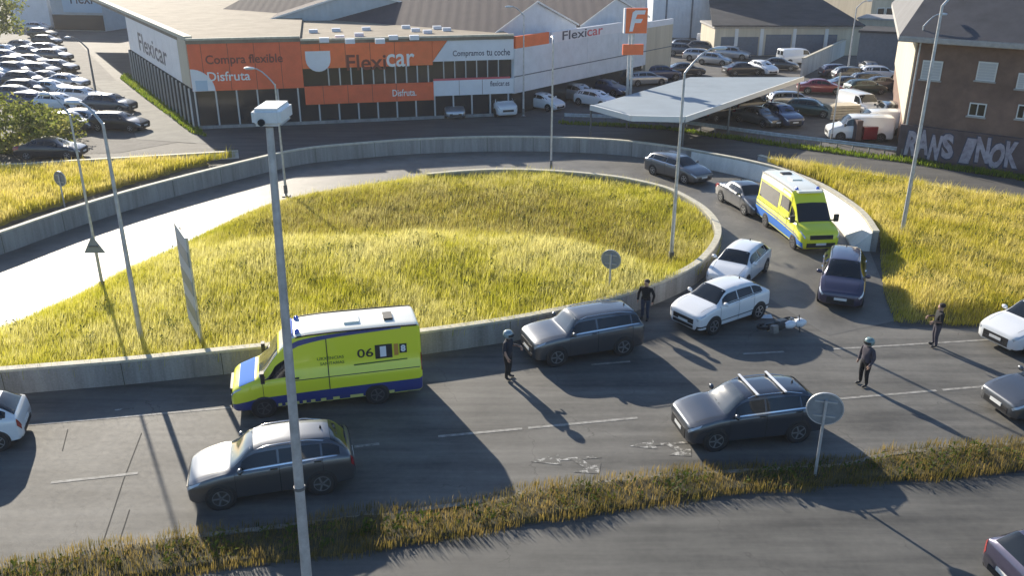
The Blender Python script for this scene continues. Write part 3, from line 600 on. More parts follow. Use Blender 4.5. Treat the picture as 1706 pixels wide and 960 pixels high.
# section 2: orange with window band
zA = PX(640, 110)[1]; zB = PX(640, 139)[1]; zC = PX(640, 169)[1]
mb = MB(); fr.box(mb, s1 + .02, s2, zA, HR + .02, -.2, .14); mb.build('sign_panel', M['orange'], deal, origin=org)
mb = MB(); fr.box(mb, s1 + .02, s2, zC, zB, -.2, .14); mb.build('sign_panel', M['orange_dark'], deal, origin=org)
mb = MB(); fr.box(mb, s1 + .02, s2, zB, zA, -.2, -.05); mb.build('window_band', M['shop_glass'], deal, origin=org)
a = s1 + 2.0
while a < s2 - .2:
    mb = MB(); fr.box(mb, a, a + .10, zB, zA, -.05, .08); mb.build('mullion', M['mullion'], deal, origin=org); a += .92
mb = MB(); c_ = PX(530, 100); fr.poly(mb, [(c_[0] - 1.0, c_[1] + .75), (c_[0] + 1.0, c_[1] + .75), (c_[0] + 1.0, c_[1] + .1)] + quarter(c_[0], c_[1] + .1, 1.0, 0, -math.pi, 12), .145, .19); mb.build('sign_panel', M['panel_white'], deal, origin=org)
tx('Flexi', 578, 117, 642, 89, M['letter_brown'], .165); tx('car', 644, 111, 690, 88, M['letter_white'], .165)
tx('Disfruta.', 654, 160, 693, 147, M['letter_white'], .165)
# section 3: white with slanted left edge
za, zb, zc, zd = PX(790, 100)[1], PX(790, 130)[1], PX(790, 132)[1], PX(790, 157)[1]
mb = MB(); fr.poly(mb, [(s2 + .02, za), (s3, za), (s3, HR), (s2 + 1.6, HR), (s2 + .7, za + .9)], -.2, .15); mb.build('sign_panel', M['panel_white'], deal, origin=org)
mb = MB(); fr.poly(mb, [(s2 + .02, za + .02), (s2 + .68, za + .92), (s2 + 1.58, HR), (s2 + .02, HR)], -.2, .14); mb.build('sign_panel', M['orange'], deal, origin=org)
mb = MB(); fr.box(mb, s2 + .02, s3, zd, zc, -.2, .15); mb.build('sign_panel', M['panel_white'], deal, origin=org)
mb = MB(); fr.box(mb, s2 + .02, s3 - .3, zc, za, -.2, -.05); mb.build('window_band', M['shop_glass'], deal, origin=org)
a = s2 + .9
while a < s3 - .5:
    mb = MB(); fr.box(mb, a, a + .08, zc, za, -.05, .05); mb.build('mullion', M['mullion'], deal, origin=org); a += .95
mb = MB(); fr.box(mb, s2 + .02, s3 - .3, zc - .001, zc + .16, -.04, .10); mb.build('sill', M['letter_red'], deal, origin=org)
tx('Compramos', 754, 96, 806, 82, M['letter_dark'], .165); tx('tu', 810, 92, 819, 82, M['letter_dark'], .165); tx('coche', 823, 92, 849, 80, M['letter_dark'], .165); tx('flexicar.es', 816, 143, 848, 133, M['letter_dark'], .165)
# left side: glazed lower storey, white panelled upper storey with lettering
mb = MB(); fl.box(mb, 0, fl.L - .02, .2, 3.3, -.3, -.1); mb.build('shop_window', M['side_glass'], deal, origin=org)
for k in range(30):
    a = fl.L - .1 - k * 1.7
    if a < 0: break
    mb = MB(); fl.box(mb, a - .10, a, .1, 3.3, -.098, .22); mb.build('fin', M['fin_dark'], deal, origin=org); mb = MB(); fl.box(mb, a - .12, a + .02, .1, 3.3, .2205, .33); mb.build('mullion', M['mullion'], deal, origin=org)
for k in range(9):
    a1_ = fl.L - k * 3.5 - .02; mb = MB(); fl.box(mb, max(a1_ - 3.46, 0), a1_, 3.3, HR + .1, -.2, .08); mb.build('cladding_panel', M['panel_white'] if k != 0 else M['cream'], deal, origin=org)
text_fit('Flexicar', fl, fl.L - 24, fl.L - 9, 3.9, 5.7, .10, M['letter_dark'], deal, org)
for a_, zl, zh, o_ in [(k * 2.02 + 1.0, 3.06, HR + .08, .1205) for k in range(int(s1 / 2.02))] + [(s1 + 1.5 + k * 2.02, zA + .01, HR, .1405) for k in range(int((s2 - s1 - 1.6) / 2.02))] + [(s1 + 1.5 + k * 2.02, zC + .01, zB - .01, .1405) for k in range(int((s2 - s1 - 1.6) / 2.02))] + [(s2 + 2.2 + k * 2.02, zd + .01, zc - .01, .1505) for k in range(int((s3 - s2 - 2.2) / 2.02))]:
    mb = MB(); fr.box(mb, a_, a_ + .035, zl, zh, o_ - .004, o_ + .004); mb.build('panel_joint', M['joint'], deal, origin=org)
# skylights on the right roof
for k, (x, y) in enumerate([(522, 52), (566, 62), (598, 58), (633, 68), (655, 62), (676, 45), (692, 50), (712, 53), (690, 62), (728, 46), (744, 49), (610, 48), (540, 66), (560, 50), (583, 68)]):
    p = G(x, y, HR); mb = MB(); mb.box((p.x, p.y, HR + .0), (.75, .6, .36), math.atan2(fr.d.y, fr.d.x)); o = mb.build('skylight', M['panel_white'], deal, origin=org)
# white wing
W1 = G(1115, 127); fw = Fr(F1 + Vector((.05, 0, 0)), W1); HW = 5.7
mb = MB(); nseg = 5
for k in range(nseg):
    mb = MB(); fw.box(mb, fw.L * k / nseg + .02, fw.L * (k + 1) / nseg - .02, 1.9 if k < 4 else 0, HW, -.3, .05); mb.build('cladding_panel', M['clad'] if k < 4 else M['cream'], deal, origin=org)
mb = MB(); fw.box(mb, 0, fw.L, 3.3, 3.38, .05, .10); mb.build('cladding_joint', M['garage'], deal, origin=org)
mb = MB(); fw.box(mb, .1, fw.L - 6, 0, 1.9, -.6, -.3); mb.build('undercroft', M['shop_glass'], deal, origin=org)
mb = MB(); fw.box(mb, .2, 5.2, HW + .002, HW + 1.0, -.2, .06); mb.build('sign_panel', M['orange'], deal, origin=org)
mb = MB(); fw.box(mb, 5.6, 22, HW + .002, HW + .95, -.2, .06); mb.build('sign_panel', M['panel_white'], deal, origin=org)
mb = MB(); fw.box(mb, 22.1, fw.L, HW + .002, HW + .6, -.2, .06); mb.build('sign_panel', M['panel_white'], deal, origin=org)
a0, _ = fw.px(936, 60); a1, _ = fw.px(976, 60); a2, _ = fw.px(1003, 60)
text_fit('Flexi', fw, a0, a1, HW + .1, HW + .9, .075, M['letter_dark'], deal, org); text_fit('car', fw, a1 + .1, a2, HW + .1, HW + .7, .075, M['letter_red'], deal, org)
# gabled workshops behind
def shed(pts, back, eave, peak, label, wallm=M['clad'], roofm=M['roof_dark'], pk=.5, z0=0.0):
    A, B = pts; root = empty('workshop_shed', (A.x, A.y, 0)); tag(root, label, 'shed', 'gabled sheds behind the showroom'); gable(root, (A.x, A.y, 0), A, B, back, eave, peak, z0, wallm, roofm, peak_at=pk)
bkv = -fr.n * 45
sA = fr.pt(fr.px(480, 150)[0] - 1.5, 0, -19.6); sB = fr.pt(fr.L - 1.0, 0, -17.6)
shed((sA, sB), (bkv.x + 4, bkv.y), 6.9, 9.5, 'broad grey gabled shed rising behind the flat roof with skylights', M['clad_grey'], M['roof_dark'], .45)
bw = -fw.n * 40
q = [fw.pt(fw.L * t, 0, -3.0) for t in (.02, .49, .51, .99)]
shed((q[0], q[1]), (bw.x, bw.y), 6.5, 9.0, 'white gabled shed behind the left half of the white wing')
shed((q[2], q[3]), (bw.x, bw.y), 6.3, 8.6, 'white gabled shed behind the orange pylon sign')

# --- tall white hall, garage row, brown building and others behind the right lot
def block(name, label, cat, A, B, depth, h, wallm, roofm, z0=0.0, ro=.2):
    f = Fr(A, B); root = empty(name, (A[0], A[1], 0)); tag(root, label, cat); og = (A[0], A[1], 0)
    mb = MB(); fr_ = [f.pt(0, 0).xy, f.pt(f.L, 0).xy, f.pt(f.L, 0, -depth).xy, f.pt(0, 0, -depth).xy]; mb.prism([tuple(p) for p in fr_], z0, h); mb.build('wall', wallm, root, origin=og)
    mb = MB(); r_ = [f.pt(-ro, 0, ro).xy, f.pt(f.L + ro, 0, ro).xy, f.pt(f.L + ro, 0, -depth - ro).xy, f.pt(-ro, 0, -depth - ro).xy]; mb.prism([tuple(p) for p in r_], h + .003, h + .25); mb.build('roof', roofm, root, origin=og)
    return root, f, og
A_, B_ = G(1085, 62), G(1262, 64)
hall, fh, ogh = block('warehouse', 'tall pale blue white warehouse behind the pylon sign', 'warehouse', A_, B_, 30, 15, M['clad'], M['roof_grey'])
for k in (.12, .36, .68):
    mb = MB(); fh.box(mb, fh.L * k, fh.L * k + .25, 0, 15, .002, .06); mb.build('downpipe', M['garage'], hall, origin=ogh)
mb = MB(); fh.box(mb, fh.L * .02, fh.L * .36, 8.4, 8.8, .004, .09); mb.build('cladding_joint', M['garage'], hall, origin=ogh)
A_, B_ = G(1188, 92), G(1428, 92)
gar, fg, ogg = block('garage_row', 'grey garage building with blue grey doors and a dark sloping roof', 'garage', A_, B_, 9, 3.5, M['cream'], M['eave'])
mb = MB(); p0, p1 = fg.pt(-.6, 3.78, .7), fg.pt(fg.L + .3, 3.78, .7); p2, p3 = fg.pt(fg.L + .3, 7.2, -28), fg.pt(4.5, 7.2, -28)
mb.add([p0, p1, p2, p3] + [p + Vector((0, 0, .15)) for p in (p0, p1, p2, p3)], [(0, 3, 2, 1), (4, 5, 6, 7), (0, 1, 5, 4), (1, 2, 6, 5), (2, 3, 7, 6), (3, 0, 4, 7)]); mb.build('sloping_roof', M['roof_grey'], gar, origin=ogg)
for x0, x1 in ((1200, 1222), (1226, 1262), (1274, 1316), (1323, 1370), (1376, 1392)):
    a0, a1 = fg.px(x0, 80)[0], fg.px(x1, 80)[0]; mb = MB(); fg.box(mb, a0, a1, .05, 2.7 if x0 > 1230 else 2.4, .01, .07); mb.build('garage_door', M['garage'], gar, origin=ogg)
for x0 in (1222, 1264, 1318, 1371):
    a0 = fg.px(x0, 80)[0]; mb = MB(); fg.box(mb, a0, a0 + .45, .0, 3.45, .008, .12); mb.build('pillar', M['frame'], gar, origin=ogg)
# pale boundary wall running back beside the garages
A_, B_ = G(1335, 128), G(1432, 78); root = empty('boundary_wall', A_); tag(root, 'pale rendered wall running back from the canopy to the garages', 'wall')
f = Fr(A_, B_); mb = MB(); f.box(mb, 0, f.L, 0, 2.0, -.15, .1); mb.build('wall_body', M['white_wall'], root, origin=A_); mb = MB(); f.box(mb, 0, f.L, 2.003, 2.12, -.2, .15); mb.build('coping', M['coping'], root, origin=A_)
# brown building
A_, B_ = G(1497, 262), G(1760, 300)
fb = Fr(A_, B_); HB = 8.0; ogb = (A_.x, A_.y, 0); brown = empty('brick_building', ogb); tag(brown, 'brown brick building with dark roof and graffiti on its plinth at the right', 'building')
bl = G(1487, 158); bdir = (bl - A_).normalized(); D = 34.0
b0, b1 = fb.pt(0, 0), fb.pt(fb.L, 0)
mb = MB(); mb.prism([tuple(b0.xy), tuple(b1.xy), tuple((b1 + bdir * D).xy), tuple((b0 + bdir * D).xy)], 0, HB); mb.build('wall', M['brick'], brown, origin=ogb)
fls = Fr(b0 + bdir * D, b0); mb = MB(); fls.box(mb, 0, fls.L - .02, 2.4, HB - .1, .003, .09); mb.build('sunlit_side', M['cream'], brown, origin=ogb)  # cream over the brick puts sunlight on this side into the colour
mb = MB(); fb.box(mb, -.12, fb.L, 0, 2.4, .003, .35); mb.build('plinth', M['brick_low'], brown, origin=ogb)
eo = 1.0
rp = [fb.pt(-eo, HB, eo), fb.pt(fb.L + eo, HB, eo), fb.pt(fb.L + eo, HB, eo) + bdir * (D + eo), fb.pt(-eo, HB, eo) + bdir * (D + eo)]
mb = MB(); mb.add([p + Vector((0, 0, .004)) for p in rp] + [p + Vector((0, 0, .38)) for p in rp], [(0, 3, 2, 1), (4, 5, 6, 7), (0, 1, 5, 4), (1, 2, 6, 5), (2, 3, 7, 6), (3, 0, 4, 7)]); mb.build('eave', M['eave'], brown, origin=ogb)
cen = (rp[0] + rp[1] + rp[2] + rp[3]) / 4; ins_ = [p.lerp(cen, .36) for p in rp]; rise = Vector((0, 0, 3.6))
mb = MB(); low = [p + Vector((0, 0, .384)) for p in rp]; up = [p + rise for p in ins_]
mb.add(low + up, [(0, 1, 5, 4), (1, 2, 6, 5), (2, 3, 7, 6), (3, 0, 4, 7), (4, 5, 6, 7), (0, 3, 2, 1)]); rf = mb.build('roof', M['slate'], brown, origin=ogb)
mb = MB(); fb.box(mb, -eo, fb.L + eo, HB + .05, HB + .30, eo + .002, eo + .10); mb.build('fascia', M['eave'], brown, origin=ogb)
for x0, y0, x1, y1, kind in ((1533, 131, 1572, 102, 's'), (1625, 133, 1664, 104, 's'), (1692, 147, 1712, 122, 's'), (1612, 192, 1645, 173, 'w'), (1692, 197, 1722, 176, 'w')):
    a0, z0 = fb.px(x0, y0); a1, z1 = fb.px(x1, y1)
    mb = MB(); fb.box(mb, a0, a1, z0, z1, .004, .05); w = mb.build('window', M['frame'], brown, origin=ogb)
    if kind == 's':
        for k in range(6):
            mb = MB(); h_ = (z1 - z0 - .16) / 6; fb.box(mb, a0 + .08, a1 - .08, z0 + .08 + k * h_, z0 + .08 + (k + .86) * h_, .05, .075); mb.build('shutter_slat', M['shutter'], w, origin=ogb)
    else:
        am = (a0 + a1) / 2
        for q0, q1 in ((a0 + .08, am - .04), (am + .04, a1 - .08)):
            mb = MB(); fb.box(mb, q0, q1, z0 + .08, z1 - .08, .05, .065); mb.build('pane', M['dark_open'], w, origin=ogb)
    mb = MB(); fb.box(mb, a0 - .08, a1 + .08, z0 - .1, z0 - .003, .004, .16); mb.build('sill', M['eave'], brown, origin=ogb)
for st, x0, x1 in (('RANS', 1510, 1588), ('INOK', 1604, 1700)):
    a0, a1 = fb.px(x0, 250)[0], fb.px(x1, 265)[0]; w_ = (a1 - a0) / 4
    for i, ch_ in enumerate(st):
        up_ = (.0, .18, -.08, .12)[i]; sh_ = (.12, -.1, .2, -.15)[i]; b0_, b1_ = a0 + w_ * i - .05, a0 + w_ * (i + .98)
        text_fit(ch_, fb, b0_ - .10, b1_ + .08, .22 + up_, 2.12 + up_, .356, M['letter_dark'], brown, ogb, name='graffiti_outline', shear=sh_)  # dark outline letter behind each graffiti letter
        text_fit(ch_, fb, b0_, b1_, .32 + up_, 2.04 + up_, .362, M['graffiti'], brown, ogb, name='graffiti', shear=sh_)
# pale apartment block far behind, with many windows
A_, B_ = G(1446, 52), G(1562, 48); apt, fa, oga = block('apartment_block', 'pale far apartment block with rows of windows above the dark lot', 'building', A_, B_, 14, 14, M['cream'], M['slate'])
for r_ in range(4):
    for c_ in range(7):
        a0 = 1.2 + c_ * (fa.L - 2) / 7; z0 = 2.2 + r_ * 3.0; mb = MB(); fa.box(mb, a0, a0 + 1.5, z0, z0 + 1.6, .004, .05); w = mb.build('window', M['frame'], apt, origin=oga)
        mb = MB(); fa.box(mb, a0 + .12, a0 + 1.38, z0 + .12, z0 + 1.48, .05, .06); mb.build('pane', M['dark_open'], w, origin=oga)
A_, B_ = G(1425, 68), G(1500, 72); block('low_annex', 'low cream annex with pale roof edge beside the brown building', 'annex', A_, B_, 8, 3.2, M['cream'], M['eave'])
A_, B_ = G(1424, 118), G(1487, 122); lrr, flr, _ = block('blue_container', 'dark blue steel container behind the parked cars beside the brown building', 'container', A_, B_, 6, 4.4, M['garage'], M['roof_grey'])
A_, B_ = G(20, 42), G(86, 46); block('far_shop', 'pale far shop with a maroon roof band at the upper left corner', 'building', A_, B_, 16, 6.5, M['panel_white'], M['letter_red'])
A_, B_ = G(92, 50), G(176, 52); fs_, ff, ogf = block('far_shop', 'far violet grey shop with a pale lettered fascia at the upper left', 'building', A_, B_, 16, 7.5, M['clad_grey'], M['roof_dark'])
mb = MB(); ff.box(mb, ff.L * .25, ff.L, 3.0, 6.5, .01, .15); mb.build('fascia', M['panel_blue'], fs_, origin=ogf); text_fit('Flexi', ff, ff.L * .42, ff.L * .85, 4.4, 6.2, .16, M['letter_dark'], fs_, ogf)
mb = MB(); ff.box(mb, 0, ff.L, .1, 2.6, .01, .06); mb.build('shop_window', M['shop_glass'], fs_, origin=ogf)
# distant low blocks closing the view behind
for i, (x0, x1, d, h, m_, rm, lb) in enumerate([(-70, -40, 175, 10, 'white_wall', 'roof_dark', 'distant pale block beyond the showroom roof at the upper left'), (-34, -4, 180, 12, 'clad_grey', 'roof_grey', 'distant grey hall beyond the showroom roof'), (0, 36, 185, 13, 'clad', 'roof_dark', 'distant white hall beyond the gabled sheds'), (80, 110, 165, 13, 'cream', 'slate', 'distant cream block beyond the brown building roof')]):
    block('distant_building', lb, 'building', (x0, d), (x1, d + 4), 20, h, M[m_], M[rm])

# --- canopy over parked cars
cp = [G(985, 179, 2.6), G(1052, 197, 2.6), G(1140, 199, 2.6), G(1337, 131, 2.6), G(1150, 131, 2.6)]
oc = (cp[1].x, cp[1].y, 0); can = empty('parking_canopy', oc); tag(can, 'pale flat canopy roof over parked cars beside the pylon sign', 'canopy')
mb = MB(); mb.prism([tuple(p.xy) for p in cp], 2.6, 2.75); mb.build('canopy_roof', M['canopy'], can, origin=oc)
for i, j in ((0, 1), (1, 2), (2, 3)):
    f = Fr(cp[i], cp[j]); mb = MB(); f.box(mb, 0, f.L, 2.42, 2.82, .003, .14); mb.build('fascia', M['canopy_edge'], can, origin=oc)
for t in (0, .33, .66, .97):
    p = cp[2].lerp(cp[3], t); mb = MB(); mb.tube([(p.x, p.y, 0), (p.x, p.y, 2.6)], .07, 8); mb.build('post', M['steel_dark'], can, origin=oc)
    p = cp[0].lerp(cp[4], t); mb = MB(); mb.tube([(p.x, p.y, 0), (p.x, p.y, 2.6)], .07, 8); mb.build('post', M['steel_dark'], can, origin=oc)

# --- pylon sign with the white F mark
pb = G(1045, 197); pyl = empty('pylon_sign', pb); tag(pyl, 'tall grey pylon with a square orange sign and white F mark', 'sign')
fp = Fr((pb.x, pb.y), (pb.x + 3, pb.y + .25)); sc_ = pb.y
mb = MB(); fp.box(mb, -.22, -.02, 0, 8.7, -.1, .1); mb.build('post', M['steel'], pyl, origin=pb); mb = MB(); fp.box(mb, .06, .26, 0, 8.7, -.1, .1); mb.build('post', M['steel'], pyl, origin=pb)
def ppx(x, y): return fp.px(x, y)
a0, z0 = ppx(1041, 55); a1, z1 = ppx(1079, 13)
mb = MB(); fp.box(mb, a0, a1, z0, z1, -.35, .15); mb.build('sign_box', M['orange'], pyl, origin=pb)
mb = MB(); fp.box(mb, a0 - .12, a0 - .003, z0, z1, -.35, .15); mb.build('sign_edge', M['panel_white'], pyl, origin=pb)
w_ = a1 - a0; h_ = z1 - z0
for pts in ([(.18, .08), (.34, .08), (.42, .42), (.70, .42), (.78, .58), (.44, .58), (.52, .76), (.86, .76), (.90, .92), (.42, .92), (.30, .84)],):
    mb = MB(); fp.poly(mb, [(a0 + u * w_, z0 + v * h_) for u, v in pts], .152, .19); mb.build('sign_mark', M['panel_white'], pyl, origin=pb)
a0, z0 = ppx(1037, 91); a1, z1 = ppx(1072, 73); mb = MB(); fp.box(mb, a0, a1, z0, z1, -.2, .13); mb.build('sign_box', M['orange'], pyl, origin=pb)

# --- guardrail along the verge
gp_ = sm(GP([(940, 203), (1100, 211), (1290, 237), (1500, 263), (1706, 293), (1900, 322)], 0), 4); og = gp_[0]; grl = empty('guardrail', og); tag(grl, 'steel guardrail along the verge below the right parking lot', 'guardrail')
mb = MB(); vs = []
for p in gp_: vs += [(p.x, p.y, .45), (p.x, p.y - .04, .52), (p.x, p.y, .60), (p.x, p.y - .04, .68), (p.x, p.y, .75)]
mb.add(vs, [(i * 5 + k, i * 5 + k + 1, i * 5 + k + 6, i * 5 + k + 5) for i in range(len(gp_) - 1) for k in range(4)]); mb.build('rail', M['steel'], grl, origin=og)
for i in range(len(gp_) - 1):
    for t in (0, .5):
        p = gp_[i].lerp(gp_[i + 1], t); mb = MB(); mb.box((p.x, p.y + .08, .36), (.08, .1, .72)); mb.build('post', M['steel_dark'], grl, origin=og)

# ------------------------------------------------------------------ vehicles
def pchip(Y):
    Y = np.array(Y, float); n = len(Y); d = np.diff(Y, axis=0); m = np.zeros_like(Y)
    for i in range(1, n - 1):
        a, b = d[i - 1], d[i]; ok = a * b > 0; m[i] = np.where(ok, 2 * a * b / np.where(ok, a + b, 1), 0)
    m[0] = d[0]; m[-1] = d[-1]
    def f(u):
        i = min(int(max(u, 0)), n - 2); t = u - i
        return (2 * t ** 3 - 3 * t ** 2 + 1) * Y[i] + (t ** 3 - 2 * t ** 2 + t) * m[i] + (-2 * t ** 3 + 3 * t ** 2) * Y[i + 1] + (t ** 3 - t ** 2) * m[i + 1]
    return f
class Body:
    def __init__(s, st, L): s.f = pchip(st); s.n = len(st); s.L = L
    def P(s, u, v, side=1):
        x, zb, belt, top, w, wt = s.f(u); d = min(.07, (top - belt) * .35)
        sec = [(0, zb), (.84 * w, zb), (.97 * w, zb + .09), (w, zb + .52 * (belt - zb)), (.985 * w, belt - .07), (.93 * w, belt), (wt, top - d), (wt * .8, top - d * .25), (0, top)]
        i = min(int(max(v, 0)), 7); t = v - i; a, b = sec[i], sec[i + 1]
        return Vector((s.L / 2 - x, side * (a[0] + (b[0] - a[0]) * t), a[1] + (b[1] - a[1]) * t))
    def mesh(s, per=6, nv=(1, 1, 2, 2, 1, 3, 1, 2)):
        us = [i / per for i in range((s.n - 1) * per + 1)]; vs = [i + k / nv[i] for i in range(8) for k in range(nv[i])] + [8]
        mb = MB(); ring = [(v, 1) for v in vs] + [(v, -1) for v in reversed(vs[1:-1])]; m = len(ring); V = []
        for u in us: V += [s.P(u, v, sd) for v, sd in ring]
        fs = [(i * m + k, i * m + (k + 1) % m, (i + 1) * m + (k + 1) % m, (i + 1) * m + k) for i in range(len(us) - 1) for k in range(m)]
        fs += [tuple(range(m)), tuple((len(us) - 1) * m + k for k in reversed(range(m)))]; mb.add(V, fs); return mb
    def patch(s, uv, side=1, off=.006, nu=6, nv=4, mb=None):
        """uv: corners (u0,v0),(u1,v0'),(u1',v1),(u0',v1); side 0 spans the centre line"""
        mb = mb or MB(); (a, b, c, d) = [Vector(q) for q in uv]; V = []
        def at(u, v, sd):
            p = s.P(u, v, sd); e = .01; du = s.P(min(u + e, s.n - 1), v, sd) - s.P(max(u - e, 0), v, sd); dv = s.P(u, min(v + e, 8), sd) - s.P(u, max(v - e, 0), sd)
            n = du.cross(dv); 
            if n.length < 1e-12: n = Vector((0, 0, 1))
            n.normalize(); c0 = Vector((p.x, 0, .8))
            if n.dot(p - c0) < 0: n = -n
            return p + n * off
        cols = []
        for j in range(nv + 1):
            t = j / nv; cols.append([(a.lerp(d, t)).lerp(b.lerp(c, t), i / nu) for i in range(nu + 1)])
        rows = [[at(q.x, q.y, side or 1) for q in r] for r in cols]
        if side == 0: rows += [[at(q.x, q.y, -1) for q in r] for r in reversed(cols[:-1])]
        w = nu + 1; V = [p for r in rows for p in r]
        mb.add(V, [(j * w + i, j * w + i + 1, (j + 1) * w + i + 1, (j + 1) * w + i) for j in range(len(rows) - 1) for i in range(nu)]); return mb

def car_st(L, W, Hh, nose, hood, cowl, wst, re, gb, tail, gc=.20):
    h = W / 2
    return [[0, gc + .10, nose - .22, nose - .19, .70 * h, .58 * h], [.05, gc + .04, nose - .09, nose - .05, .85 * h, .70 * h], [.20, gc, nose - .01, nose + .03, .95 * h, .74 * h], [cowl * .6, gc, (nose + hood) / 2 + .03, (nose + hood) / 2 + .08, h, .78 * h],
            [cowl, gc, hood, hood + .05, h, .80 * h], [wst, gc, hood + .02, Hh - .04, h, .67 * h], [(wst + re) / 2, gc, hood + .05, Hh, h, .675 * h], [re, gc, hood + .08, Hh - .06, h, .65 * h],
            [gb, gc + .03, tail, tail + .04, .97 * h, .74 * h], [L - .05, gc + .07, tail - .11, tail - .07, .90 * h, .70 * h], [L, gc + .14, tail - .30, tail - .27, .80 * h, .62 * h]]
SPEC = {  # L, W, H, nose, hood, cowl, windscreen top, roof end, glass bottom, tail, clearance, wheel r, front axle, rear axle
    'hatch': (4.10, 1.76, 1.46, .72, .95, 1.02, 1.78, 3.45, 3.98, .98, .18, .315, .80, 3.40),
    'estate': (4.65, 1.80, 1.47, .72, .95, 1.18, 2.02, 4.05, 4.52, .98, .17, .325, .88, 3.70),
    'sedan': (4.60, 1.80, 1.44, .72, .94, 1.18, 2.00, 3.20, 3.95, 1.00, .17, .325, .88, 3.66),
    'suv': (4.48, 1.84, 1.64, .86, 1.06, 1.12, 1.86, 3.80, 4.34, 1.10, .22, .36, .86, 3.54),
    'crossover': (4.12, 1.82, 1.62, .90, 1.08, .98, 1.70, 3.22, 3.96, 1.14, .22, .36, .80, 3.40),
    'boxy': (4.40, 1.86, 1.68, .96, 1.10, 1.22, 1.80, 4.02, 4.30, 1.14, .23, .37, .84, 3.50),
    'mpv': (4.40, 1.83, 1.66, .78, 1.04, .95, 1.90, 3.85, 4.28, 1.06, .18, .325, .88, 3.60)}
WHEEL = {}
def wheel_mesh(R, dark=False):
    k = (R, dark)
    if k in WHEEL: return WHEEL[k]
    rot = Matrix.Rotation(-math.pi / 2, 4, 'X'); t = MB(); t.lathe([(R * .62, -.10), (R * .93, -.105), (R, -.075), (R, .075), (R * .93, .105), (R * .64, .10)], 22, rot)
    r = MB(); r.lathe([(R * .655, .0), (R * .655, .104), (R * .60, .104), (R * .57, .07), (R * .18, .075), (R * .16, .10), (.01, .10)], 18, rot)
    for i in range(5):
        a = i * 2 * math.pi / 5; m = rot @ Matrix.Rotation(a, 4, 'Z'); r.box((R * .36, 0, .085), (R * .5, R * .13, .035), 0, m)
    WHEEL[k] = (t.mesh('wheel', M['tyre'], 40), r.mesh('rim', M['rim_dark'] if dark else M['rim'], 40)); return WHEEL[k]
def add_wheels(root, R, xs, hw, dark=False):
    t, r = wheel_mesh(R, dark)
    for x in xs:
        for sd in (1, -1):
            mb = MB(); rot = Matrix.Rotation(-math.pi / 2, 4, 'X'); mb.lathe([(R + .055, -.02), (R + .055, .004), (R + .035, .010), (.02, .010)], 22, rot)
            o = mb.build('wheel_arch', M['black'], root, 30); o.location = (x, sd * (hw - .006), R + .015); o.rotation_euler = (0, 0, 0 if sd > 0 else math.pi)
            w = link('wheel', t, root); w.location = (x, sd * (hw - .085), R); w.rotation_euler = (0, 0, 0 if sd > 0 else math.pi); link('rim', r, w)
